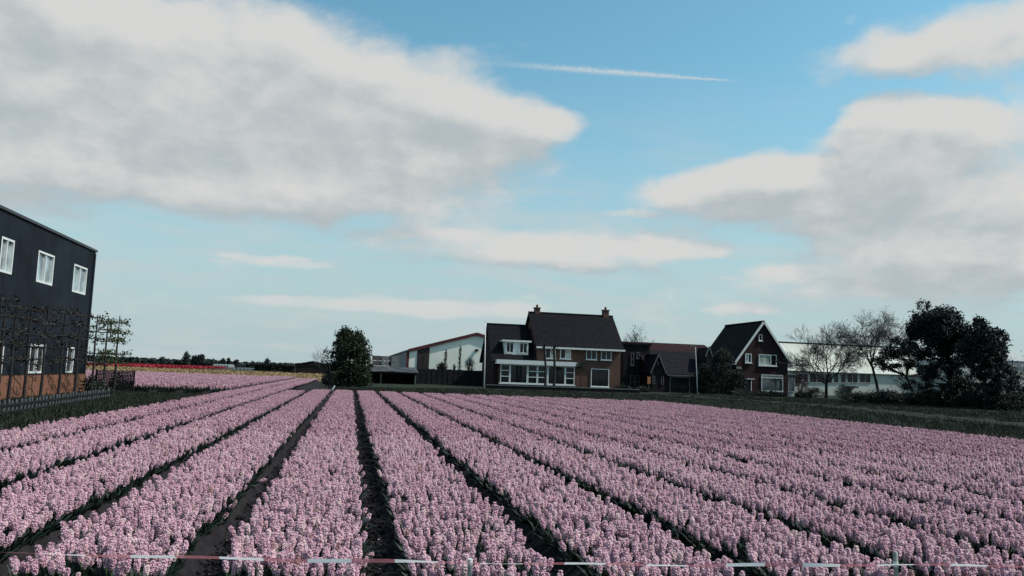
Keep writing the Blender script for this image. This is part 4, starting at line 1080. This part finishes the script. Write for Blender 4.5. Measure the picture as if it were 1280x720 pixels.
def trellis():
    y = 44.2; x1, _ = hy(167, 478, y); x0 = -12.62; zt = hy(140, 463.5, y)[1]
    t = thing('trellis_fence', ((x0+x1)/2, y, -.05), 'dark close-meshed trellis fence panel at the end of the office', 'fence')
    for a in (x0, (x0+x1)/2, x1): mb = MB(); mb.box(a-.04, a+.04, y-.04, y+.04, -.1, zt+.05); part(mb, 'post', 'board_dark', t)
    mb = MB(); mb.box(x0, x1, y-.03, y+.03, zt-.02, zt+.03); part(mb, 'top_rail', 'board_dark', t)
    k = x0+.05
    while k < x1: mb = MB(); mb.box(k-.02, k+.02, y-.02, y-.002, 0, zt-.03); part(mb, 'upright_slat', 'board_dark', t); k += .075
    z = .04
    while z < zt-.05: mb = MB(); mb.box(x0, x1, y+.001, y+.018, z-.02, z+.02); part(mb, 'cross_slat', 'board_dark', t); z += .075
trellis()
for px, top, y, w, lb in ((112, 474, 41.0, 14, 'low dark shrub between office corner and trellis'), (122, 480, 38.5, 16, 'low dark shrub behind the picket fence end'), (150, 470, 45.2, 26, 'dark shrub growing behind the trellis fence')):
    bush(px, top, y, w, lb, zb=-.05, dens=1.)

# ================================================================== FAR DISTANCE
def far_tree(px, top, y, wpx, label, poplar=False, base_py=None):
    c = at(px, top, y); b = np.array([c[0], y, -.16]); h = c[2]+.16; w = wpx*mpp(px, y)/2; cl = []
    for k in range(26):
        v = rng.uniform(.25, 1); a = rng.uniform(0, 6.28); q = w*rng.uniform(.2, .8)*(math.sin(math.pi*min(.97, v*.9+.05))**.5)
        cl.append((c[0]+math.cos(a)*q, y+math.sin(a)*q, b[2]+h*v*.93, w*.32, w*.32, h*.10 if poplar else w*.3))
    return clump_tree('far_tree', b, label, cl, 'far_leaf', [b, (b+c)/2, c-np.array([0, 0, h*.15])], max(.15, w*.08), 'tree', 'trees on the horizon', per=60, lsize=max(.5, w*.16), limbs=False)
YF = 420.
far_tree(233.5, 439.5, YF, 11, 'round-headed tree, tallest on the horizon')
for px, tp in ((242, 444), (245, 443.5), (248.5, 444.5)): far_tree(px, tp, YF+10, 3, 'slim poplar in the row beside the tallest horizon tree', True)
far_tree(252.5, 442.5, YF, 6.5, 'narrow dark tree at the end of the slim poplar row')
far_tree(334, 448, YF, 8, 'small round tree standing alone above the horizon hedge')
far_tree(279, 448.5, YF, 3, 'pointed thin tree on the horizon beside another pointed one', True)
far_tree(286, 448.2, YF, 2.4, 'pointed narrow tree, thinner of two on the horizon', True)
far_tree(296, 450, YF, 6, 'low bushy tree beyond the pale glasshouse')
far_tree(316, 452, YF, 8, 'low wide tree left of the lone round tree')
far_tree(203, 446.5, YF-20, 6, 'bushy tree rising from the wood beyond the red tulips')
# a far wood that reads as one mass
P = []
for px in np.arange(60, 470, 1.2):
    top = np.interp(px, [60, 110, 150, 190, 225, 262, 290, 330, 370, 420, 470], [446, 446, 447.5, 449.5, 451, 450.5, 454, 455, 456, 457, 458])+rng.uniform(-1.8, .8)
    yy = YF+60+rng.uniform(-15, 15); c = at(px, top, yy); h = c[2]+.3
    cc = np.array([c[0], yy, -.3])+np.stack([rng.normal(size=60)*.8, rng.normal(size=60)*1.2, rng.uniform(0, 1, 60)*h], 1)
    P.append(leaf_quads(cc, 1.6))
P = np.concatenate(P)
o = link('far_wood', quads_mesh('far_wood', P, 'far_leaf')); tag(o, 'distant dark line of woodland along the horizon', 'wood', kind='stuff')
# glasshouses and the dark barn on the horizon
def low_glass(px0, px1, py0, py1, y, label):
    u0, u1, z0, z1 = wr(px0, py0, px1, py1, y); t = thing('glasshouse', ((u0+u1)/2, y, -.16), label, 'glasshouse')
    n = 6; mb = MB()
    w = (u1-u0)/n
    for k in range(n):
        a = u0+k*w; mb.prism(gable_profile(a, a+w-.02, max(.6, z1-1.), a+w/2, z1, -.2), 'y', y, y+20)
    part(mb, 'glazed_bays', 'pale_glazing', t)
    mb = MB()
    for k in range(n+1): mb.box(u0+k*w-.1, u0+k*w+.1, y-.12, y-.01, -.2, max(.6, z1-1.)); 
    part(mb, 'frame_posts', 'grey_paint', t)
low_glass(265, 286, 455.2, 457.5, 390., 'pale low glasshouse on the horizon beside the pointed trees')
low_glass(293, 322, 460.2, 462.6, 290., 'long low pale glasshouse before the dark horizon barn')
low_glass(96, 118, 452, 454.5, 380., 'pale low building on the horizon behind the office corner')
y = 190.; u0, u1 = hy(368, 460, y)[0], hy(413, 460, y)[0]; ez = hy(390, 455.8, y)[1]; rz = hy(392, 451.5, y+6)[1]
t = thing('dark_barn', ((u0+u1)/2, y, -.16), 'dark low barn with a shallow roof on the horizon left of the oval tree', 'barn')
mb = MB(); mb.prism(gable_profile(u0+.3, u1-.3, ez, (u0+u1)/2, rz-.15, -.3), 'y', y, y+16); part(mb, 'wall', 'brick_black', t)
mb = MB(); um = (u0+u1)/2
tile_slope(mb, (u0, y+16, ez), (u0, y-.3, ez), (um, y+16, rz), (um, y-.3, rz), .8); tile_slope(mb, (u1, y-.3, ez), (u1, y+16, ez), (um, y-.3, rz), (um, y+16, rz), .8); part(mb, 'roof', 'roof_dark', t)
y = 230.; u0, u1 = hy(318, 460, y)[0], hy(369, 460, y)[0]; ez = hy(340, 455.2, y)[1]
mb = MB(); t = thing('clipped_hedge', ((u0+u1)/2, y, -.16), 'long dark clipped hedge left of the dark horizon barn', 'hedge')
c = np.stack([rng.uniform(u0, u1, 4200), y+rng.uniform(-.8, .8, 4200), rng.uniform(-.2, ez, 4200)], 1); leaf_part('foliage', leaf_quads(c, .5), 'bush_leaf', t)
mb.box(u0+.2, u1-.2, y-.3, y+.3, -.2, ez-.3); part(mb, 'stems', 'bark', t)

# red tulips: bands of heads too far to tell apart
def flower_band(name, poly, dens, h, size, m, label, cat):
    (x0, ya), (x1, yb_), depth = poly
    n = int(dens); t = rng.uniform(0, 1, n); y = ya+(yb_-ya)*t+rng.uniform(0, depth, n); x = x0+(x1-x0)*t
    c = np.stack([x, y, -.1+h*rng.uniform(.75, 1.05, n)], 1)
    o = link(name, quads_mesh(name, leaf_quads(c, size), m)); return tag(o, label, cat, kind='stuff')
xa = hy(50, 457, 215.)[0]; xb = hy(210, 457, 215.)[0]
flower_band('red_tulip_field', ((xa, 222.), (xb, 223.), 90.), 26000, .62, .7, 'tulip_red', 'strip of bright red tulips beyond the pink fields', 'tulips')
sheet('tulip_soil', [(xa*1.5, 210, -.12), (xb+.5, 210, -.12), (xb-6, 312, -.12), (xa*1.8, 312, -.12)], 'tulip_red')
n = 42000; tx = rng.uniform(-130, 45, n); ty = FAR1+1+rng.uniform(0, 1, n)**1.3*104
o = link('dry_stalks', quads_mesh('dry_stalks', leaf_quads(np.stack([tx, ty, rng.uniform(-.05, .32, n)], 1), .34), 'straw')); tag(o, 'strip of straw coloured stalks beyond the far pink beds', 'dry crop', kind='stuff')

# ================================================================== HYACINTHS
def petal_floret(c, n, size, full):
    """a six-petalled floret facing n; returns quads, tip values"""
    a = np.cross(n, [0, 0, 1.]); a /= np.linalg.norm(a)+1e-9; b = np.cross(n, a); Q = []; T = []
    k = 6 if full else 4; ph = rng.uniform(0, 6.28)
    for j in range(k):
        t = ph+2*math.pi*j/k; d = a*math.cos(t)+b*math.sin(t); s = a*-math.sin(t)+b*math.cos(t)
        w = size*(.26 if full else .4)
        p0 = c-n*size*.45; p1 = c+d*size*.58+s*w+n*size*.26; p2 = c+d*size*1.0+n*size*.02; p3 = c+d*size*.58-s*w+n*size*.26
        Q.append([p0, p1, p2, p3]); T += [0., .75, 1., .75]
    return Q, T
def head_geo(full, h=.1, r=.018, rings=6, per=6):
    Q, T = [], []
    z0 = .15
    for i in range(rings):
        v = (i+.5)/rings; rr = r*(.5+.85*math.sin(math.pi*(.14+.74*v)))*rng.uniform(.85, 1.15)
        nper = per if i < rings-1 else max(3, per-2)
        for j in range(nper):
            t = 2*math.pi*(j+.5*(i % 2)+rng.uniform(-.3, .3))/nper; el = -.2+v*1.35+rng.uniform(-.25, .25)
            n = np.array([math.cos(t)*math.cos(el), math.sin(t)*math.cos(el), math.sin(el)])
            c = np.array([math.cos(t)*rr, math.sin(t)*rr, z0+v*h+rng.uniform(-.006, .006)])
            q, tt = petal_floret(c, n, rng.uniform(.0115, .0155) if full else .0155, full); Q += q; T += tt
    # solid core
    m = 6
    zc = np.linspace(z0, z0+h*1.02, 5); rc = [r*.3, r*.55, r*.6, r*.5, r*.15]
    for i in range(4):
        for j in range(m):
            t0, t1 = 2*math.pi*j/m, 2*math.pi*(j+1)/m
            Q.append([[rc[i]*math.cos(t0), rc[i]*math.sin(t0), zc[i]], [rc[i]*math.cos(t1), rc[i]*math.sin(t1), zc[i]], [rc[i+1]*math.cos(t1), rc[i+1]*math.sin(t1), zc[i+1]], [rc[i+1]*math.cos(t0), rc[i+1]*math.sin(t0), zc[i+1]]]); T += [0, 0, 0, 0]
    return np.array(Q), np.array(T)
def leaf_geo(ang, L=.22, w=.016, seg=4, out=.55):
    """a strap leaf rising from the bulb and arching outwards"""
    d = np.array([math.cos(ang), math.sin(ang), 0]); s = np.array([-d[1], d[0], 0]); Q = []
    P = []
    for i in range(seg+1):
        t = i/seg; p = d*(.012+out*L*t*t*.8+.1*L*t)+np.array([0, 0, -.02+L*(t-.22*t*t)]); ww = w*(math.sin(math.pi*(.25+.72*t)))
        P.append((p-s*ww, p+s*ww))
    for i in range(seg): Q.append([P[i][0], P[i][1], P[i+1][1], P[i+1][0]])
    return np.array(Q)
def head_mesh(Q, T, name):
    me = quads_mesh(name, Q, 'hyacinth_dummy') if False else None
    n = len(Q); me = bpy.data.meshes.new(name)
    me.vertices.add(n*4); me.vertices.foreach_set('co', Q.reshape(-1).astype(np.float32)); me.loops.add(n*4); me.loops.foreach_set('vertex_index', np.arange(n*4, dtype=np.int32))
    me.polygons.add(n); me.polygons.foreach_set('loop_start', np.arange(0, n*4, 4, dtype=np.int32)); me.polygons.foreach_set('loop_total', np.full(n, 4, np.int32))
    me.update(calc_edges=True)
    a = me.attributes.new('tip', 'FLOAT', 'POINT'); a.data.foreach_set('value', T.astype(np.float32)); return me
HEADS = [head_geo(True, rng.uniform(.075, .10), rng.uniform(.0105, .0135)) for _ in range(5)]
HEADS_LO = [head_geo(False, rng.uniform(.075, .10), rng.uniform(.0115, .014), 6, 5) for _ in range(4)]
LEAF = [leaf_geo(0, rng.uniform(.18, .26), out=o_) for o_ in (.3, .45, .62)]
def rotz(Q, a): c, s = math.cos(a), math.sin(a); return Q@np.array([[c, s, 0], [-s, c, 0], [0, 0, 1]])
stem = MB(); stem.tube([(0, 0, -.02), (0, 0, .16)], [.007, .006], 5)
def whole(head, nleaf, name):
    Q, T = head; L = np.concatenate([rotz(LEAF[k % 3], 2*math.pi*k/nleaf+rng.uniform(-.4, .4)) for k in range(nleaf)])
    S = np.array([[stem.v[i] for i in f] for f in stem.f if len(f) == 4])
    me = head_mesh(np.concatenate([Q, L, S]), np.concatenate([T, np.zeros(4*(len(L)+len(S)))]), name)
    me.materials.append(MATS['petal']); me.materials.append(MATS['hyacinth_leaf'])
    mi = np.r_[np.zeros(len(Q), np.int32), np.ones(len(L)+len(S), np.int32)]; me.polygons.foreach_set('material_index', mi); return me
srcs = [bpy.data.objects.new('hyacinth_source', whole(h, 6, 'hyacinth_plant')) for h in HEADS]
srcs_lo = [bpy.data.objects.new('hyacinth_source_simple', whole(h, 4, 'hyacinth_plant_simple')) for h in HEADS_LO]

GAPS = rng.uniform(size=(61, 1021))
def bed_points(k, y0, y1, sp, clump=True):
    """jittered rows across bed k"""
    cx = fur(k)+PITCHB/2; half = .452
    ny = int((y1-y0)/sp); nx = int(2*half/sp)+1
    ii, jj = np.meshgrid(np.arange(nx), np.arange(ny))
    x = cx-half+(ii+.5)*(2*half/nx)+rng.normal(size=ii.shape)*sp*.36; y = y0+(jj+.5)*sp+rng.normal(size=ii.shape)*sp*.40
    x, y = x.ravel(), y.ravel()
    keep = rng.uniform(size=len(x)) > .12
    # wavering bed edge and small bald spots
    e = half+.05+.05*np.sin(y*1.7+k)+.04*np.sin(y*4.1+k*2.3); keep &= np.abs(x-cx) < e
    bald = np.sin(x*7.3+k*5.1+np.sin(y*2.1)*1.5)*np.sin(y*3.7+k*1.9)+rng.normal(size=len(x))*.12; keep &= bald < 1.08
    # gaps where single bulbs failed
    cell = GAPS[(np.floor(x/.11).astype(int)+13*k) % 61, (np.floor(y/.12).astype(int)+7*k) % 1021]; keep &= cell > .21
    x, y = x[keep], y[keep]; n = len(x)
    u = (x-cx)/half
    lean = rng.normal(size=(n, 2))*.14
    lean[:, 0] += np.sign(u)*np.maximum(0, np.abs(u)-.6)*.6*rng.uniform(0, 1.4, n)     # edge plants lean out
    lean[:, 1] -= .05
    fall = rng.uniform(size=n) < .025; lean[fall] += rng.normal(size=(fall.sum(), 2))*.6
    return np.stack([x, y, np.full(n, BED_H-.005), lean[:, 0], lean[:, 1], rng.uniform(0, 6.28, n), rng.uniform(.64, 1.08, n)], 1)
near = []
for k in range(-4, K_R):
    yend = YEND(fur(k)+.7) if k > -3 else FAR1
    if k == -2: yend = 46.5
    y0 = 2.2; near.append(bed_points(k, y0, min(24., yend), .0575)); near.append(bed_points(k, min(24., yend), yend, .072))
near = np.concatenate(near)
farb = np.concatenate([bed_points(k, FAR0, FAR1, .15) for k in range(-40, -4)]); farb[:, 6] *= 1.7
pts = np.concatenate([near, farb])
V = pts[:, :3]+np.array([0, 0, .2])-O; zc = V@fw
pxs = 640+F*(V@rt)/np.maximum(zc, .1); pys = 360-F*(V@up)/np.maximum(zc, .1)
TH = .36
ctl = [(-60, 689), (0, 691), (160, 695), (320, 699), (588, 703.5), (860, 706.5), (1122, 706), (1280, 707.5), (1340, 708)]
cp = np.array([(*hg(px, py, TH), TH) for px, py in ctl])
behind = pts[:, 1] > np.interp(pts[:, 0], cp[:, 0], cp[:, 1])+.07
vis = behind & (zc > .5) & (pxs > -140) & (pxs < 1420) & (pys < 860)
pts, zc, pxs, pys = pts[vis], zc[vis], pxs[vis], pys[vis]
inner = (pxs > 4) & (pxs < 1276) & (pys < 716)
order = np.argsort(np.where(inner, zc, 1e9)); own = order[:300]
mask = np.ones(len(pts), bool); mask[own] = False
rest, zr = pts[mask], zc[mask]
def euler_of(p):
    # lean to the side (about y) and along the bed (about x), after a spin about z
    return Euler((-p[4], p[3], 0)).to_matrix() @ Matrix.Rotation(p[5], 3, 'Z')
# the 300 nearest plants are things of their own
hm = []
for h in HEADS:
    me = head_mesh(*h, 'flower_head'); me.materials.append(MATS['petal']); hm.append(me)
lm = []
for q in LEAF: me = quads_mesh('leaf', q, 'hyacinth_leaf'); lm.append(me)
sm_ = stem.mesh('stem'); sm_.materials.append(MATS['stem_green'])
kst = math.floor((hg(588, 703.5, .36)[0]-FUR0)/PITCHB)
def bed_label(x):
    k = math.floor((x-FUR0)/PITCHB)-kst; w = ['', 'one bed', 'two beds', 'three beds', 'four beds', 'five beds', 'six beds'][min(6, abs(k))]
    if k == 0: return 'pink hyacinth behind the tape, in the bed with the short stake'
    return f'pink hyacinth behind the tape, {w} {"officeward" if k < 0 else "away from the office"} of the short stake'.replace('officeward', 'towards the office')
for i in own:
    p = pts[i]; r_ = thing('hyacinth', (p[0], p[1], p[2]), bed_label(p[0]), 'hyacinth', 'hyacinths at the bed ends by the barrier tape')
    r_.rotation_euler = euler_of(p).to_euler(); r_.scale = (p[6],)*3
    link('flower_head', hm[int(rng.integers(0, 5))], r_); link('stem', sm_, r_)
    for k in range(5):
        l = link('leaf', lm[k % 3], r_); l.rotation_euler = (0, 0, 2*math.pi*k/5+rng.uniform(-.4, .4))
# all others: instances on points
def scatter(name, P7, sources, var, m=None):
    me = bpy.data.meshes.new(name); n = len(P7); me.vertices.add(n); me.vertices.foreach_set('co', P7[:, :3].reshape(-1).astype(np.float32))
    eul = np.array([tuple(euler_of(p).to_euler()) for p in P7])
    a = me.attributes.new('rot', 'FLOAT_VECTOR', 'POINT'); a.data.foreach_set('vector', eul.reshape(-1).astype(np.float32))
    a = me.attributes.new('scl', 'FLOAT', 'POINT'); a.data.foreach_set('value', P7[:, 6].astype(np.float32))
    a = me.attributes.new('var', 'INT', 'POINT'); a.data.foreach_set('value', var.astype(np.int32))
    o = link(name, me); g = bpy.data.node_groups.new(name+'_scatter', 'GeometryNodeTree')
    g.interface.new_socket('Geometry', in_out='INPUT', socket_type='NodeSocketGeometry'); g.interface.new_socket('Geometry', in_out='OUTPUT', socket_type='NodeSocketGeometry')
    nd, lk = g.nodes, g.links; gi, go = nd.new('NodeGroupInput'), nd.new('NodeGroupOutput')
    def na(nm, t): q = nd.new('GeometryNodeInputNamedAttribute'); q.data_type = t; q.inputs[0].default_value = nm; return q.outputs[0]
    rot, scl, va = na('rot', 'FLOAT_VECTOR'), na('scl', 'FLOAT'), na('var', 'INT')
    e2r = nd.new('FunctionNodeEulerToRotation'); lk.new(rot, e2r.inputs[0]); jn = nd.new('GeometryNodeJoinGeometry')
    for k, s_ in enumerate(sources):
        cmp_ = nd.new('FunctionNodeCompare'); cmp_.data_type = 'INT'; cmp_.operation = 'EQUAL'
        ins = [q for q in cmp_.inputs if q.type == 'INT']; lk.new(va, ins[0]); ins[1].default_value = k
        oi = nd.new('GeometryNodeObjectInfo'); oi.inputs['Object'].default_value = s_; oi.inputs['As Instance'].default_value = True
        ip = nd.new('GeometryNodeInstanceOnPoints'); lk.new(gi.outputs[0], ip.inputs['Points']); lk.new(cmp_.outputs[0], ip.inputs['Selection'])
        lk.new(oi.outputs['Geometry'], ip.inputs['Instance']); lk.new(e2r.outputs[0], ip.inputs['Rotation']); lk.new(scl, ip.inputs['Scale']); lk.new(ip.outputs[0], jn.inputs[0])
    lk.new(jn.outputs[0], go.inputs[0])
    md = o.modifiers.new('scatter', 'NODES'); md.node_group = g
    return o
var = np.where(zr < 16, rng.integers(0, 5, len(zr)), 5+rng.integers(0, 4, len(zr)))
ho = scatter('hyacinth_beds', rest, srcs+srcs_lo, var)
tag(ho, 'long beds of pink hyacinths in bloom, row upon row towards the houses', 'hyacinths', kind='stuff')

def lump():
    mb = MB(); mb.tube([(0, 0, -.4), (.1, 0, .1), (0, .1, .55), (0, 0, .8)], [.7, 1., .7, .1], 6)
    me = mb.mesh('soil_clod'); V_ = np.array(mb.v); V_ += rng.normal(size=V_.shape)*.14; me.vertices.foreach_set('co', V_.reshape(-1).astype(np.float32)); me.update(); me.materials.append(MATS['soil']); return me
def petal_bit():
    q = np.array([[[-.6, -.25, .05], [.1, -.4, .0], [.8, 0, .2], [.1, .4, .05]], [[-.2, .3, .0], [.3, .7, .1], [.5, 1.2, .2], [-.1, .9, .1]]]); me = head_mesh(q, np.full(8, .8), 'fallen_petal'); me.materials.append(MATS['petal']); return me
clods = [bpy.data.objects.new('clod_source', lump()) for _ in range(3)]+[bpy.data.objects.new('petal_source', petal_bit())]
CL = []
for k in range(-4, 9):
    n = 2600 if k < 4 else 1200; y = 3+rng.uniform(0, 1, n)**1.6*27; x = fur(k)+rng.normal(size=n)*.085; CL.append(np.stack([x, y, np.abs((x-fur(k))/.18)**3*.04-.004], 1))
CL = np.concatenate(CL); n = len(CL); vv = np.where(rng.uniform(size=n) < .035, 3, rng.integers(0, 3, n)); sz = np.where(vv == 3, .012, rng.uniform(.3, 1., n)**2.2*.024+.003)
CL = np.concatenate([CL, rng.normal(size=(n, 2))*.4, rng.uniform(0, 6.28, (n, 1)), sz[:, None]], 1)
tag(scatter('soil_clods', CL, clods, vv), 'crumbly dark soil clods and fallen petals in the furrows between the beds', 'soil', kind='stuff')

# ================================================================== GRASS
def tuft():
    Q = []
    for k in range(9):
        a = rng.uniform(0, 6.28); d = np.array([math.cos(a), math.sin(a), 0]); s = np.array([-d[1], d[0], 0]); b = rng.normal(size=3)*np.array([.05, .05, 0]); h = rng.uniform(.05, .12); w = .006
        Q.append([b-s*w, b+s*w, b+s*w*.4+d*h*.4+np.array([0, 0, h]), b-s*w*.4+d*h*.4+np.array([0, 0, h])])
    return quads_mesh('grass_tuft', np.array(Q), 'grass_blade')
tufts = [bpy.data.objects.new('grass_source', tuft()) for _ in range(3)]
n = 24000
gy = 8+rng.uniform(0, 1, n)**.8*36; gx = rng.uniform(-12.4, XL-.1, n); G1 = np.stack([gx, gy, np.full(n, -.06)], 1)
n = 16000; t_ = rng.uniform(0, 1, n); i0 = (t_*(NS-1.001)).astype(int); fr = t_*(NS-1)-i0; q = rng.uniform(.3, 1, n)**.8
a_ = Ar[i0]*(1-fr[:, None])+Ar[i0+1]*fr[:, None]; b_ = Br[i0]*(1-fr[:, None])+Br[i0+1]*fr[:, None]
q2 = np.interp(q, [0, .2, .45, .8, 1.], [-.11, -.3, -.1, GZ-.03, GZ]); xy = a_*(1-q[:, None])+b_*q[:, None]; G2 = np.concatenate([xy, q2[:, None]-.02], 1)
n = 16000; xy = b_[rng.integers(0, 16000, n)]; nn = nrm[np.clip((rng.uniform(0, 1, n)*NS).astype(int), 0, NS-1)]
t_ = rng.uniform(.35, 1, n); i0 = (t_*(NS-1.001)).astype(int); xy = Br[i0]+nrm[i0]*rng.uniform(2.4, 18, n)[:, None]; G3 = np.concatenate([xy, np.full((n, 1), GZ-.01)], 1)
G = np.concatenate([G1, G2, G3]); sel = np.array([0 < proj(g)[0] < 1290 and proj(g)[2] > 1 for g in G]); G = G[sel]; n = len(G)
G7 = np.concatenate([G, rng.normal(size=(n, 2))*.12, rng.uniform(0, 6.28, (n, 1)), rng.uniform(.8, 1.7, (n, 1))], 1)
go_ = scatter('grass', G7, tufts, rng.integers(0, 3, n)); tag(go_, 'short dark green grass around the flower field', 'grass', kind='stuff')

# ================================================================== BARRIER TAPE
s_ = np.r_[0, np.cumsum(np.linalg.norm(np.diff(cp, axis=0), axis=1))]; tt = np.linspace(0, s_[-1], 260)
line = np.stack([np.interp(tt, s_, cp[:, i]) for i in range(3)], 1)
posts_px = [(588, 703.5), (1122, 706)]
Vt, run = [], []
for i, p in enumerate(line):
    d = line[min(i+1, 259)]-line[max(i-1, 0)]; d /= np.linalg.norm(d); s = np.cross(d, [0, 0, 1.])
    ang = .85+.30*math.sin(tt[i]*1.9+.6)+.22*math.sin(tt[i]*4.3)+.08*math.sin(tt[i]*11)       # twist: 0 = upright
    u = np.array([0, 0, 1.])*math.cos(ang)+s*math.sin(ang); w = .0155
    z = .004*math.sin(tt[i]*5)
    Vt += [tuple(p+u*w+[0, 0, z]), tuple(p-u*w+[0, 0, z])]; run += [tt[i], tt[i]]
me = bpy.data.meshes.new('barrier_tape'); me.from_pydata(Vt, [], [(2*i, 2*i+1, 2*i+3, 2*i+2) for i in range(259)]); me.update()
a = me.attributes.new('run', 'FLOAT', 'POINT'); a.data.foreach_set('value', np.array(run, np.float32)); me.materials.append(MATS['tape']); me.polygons.foreach_set('use_smooth', [True]*len(me.polygons))
tag(link('barrier_tape', me), 'red and white barrier tape stretched low across the ends of the flower beds', 'tape')
for (px, py), top, lb in ((posts_px[0], 700, 'short pale stake holding the tape in front of a bed, tape wrapped round its top'), (posts_px[1], 690, 'pale wooden stake rising above the tape over a dark furrow')):
    x, y = hg(px, py, TH); y -= .0
    d = ray(px, top); tq = (y)/d[1]; zt = CAM_H+d[2]*tq
    t = thing('tape_stake', (x, y+.022, 0), lb, 'stake')
    mb = MB(); mb.tube([(x, y+.022, -.05), (x+.003, y+.022, .2), (x, y+.022, zt-.01), (x, y+.022, zt)], [.017, .017, .016, .011], 8); part(mb, 'shaft', 'post_wood', t, True)
    mb = MB(); mb.tube([(x, y+.022, TH-.02), (x, y+.022, TH+.02)], [.0185, .0185], 10); part(mb, 'tape_wrap', 'white_paint', t)
bpy.context.view_layer.update()
print('points', len(pts), 'grass', len(G7))
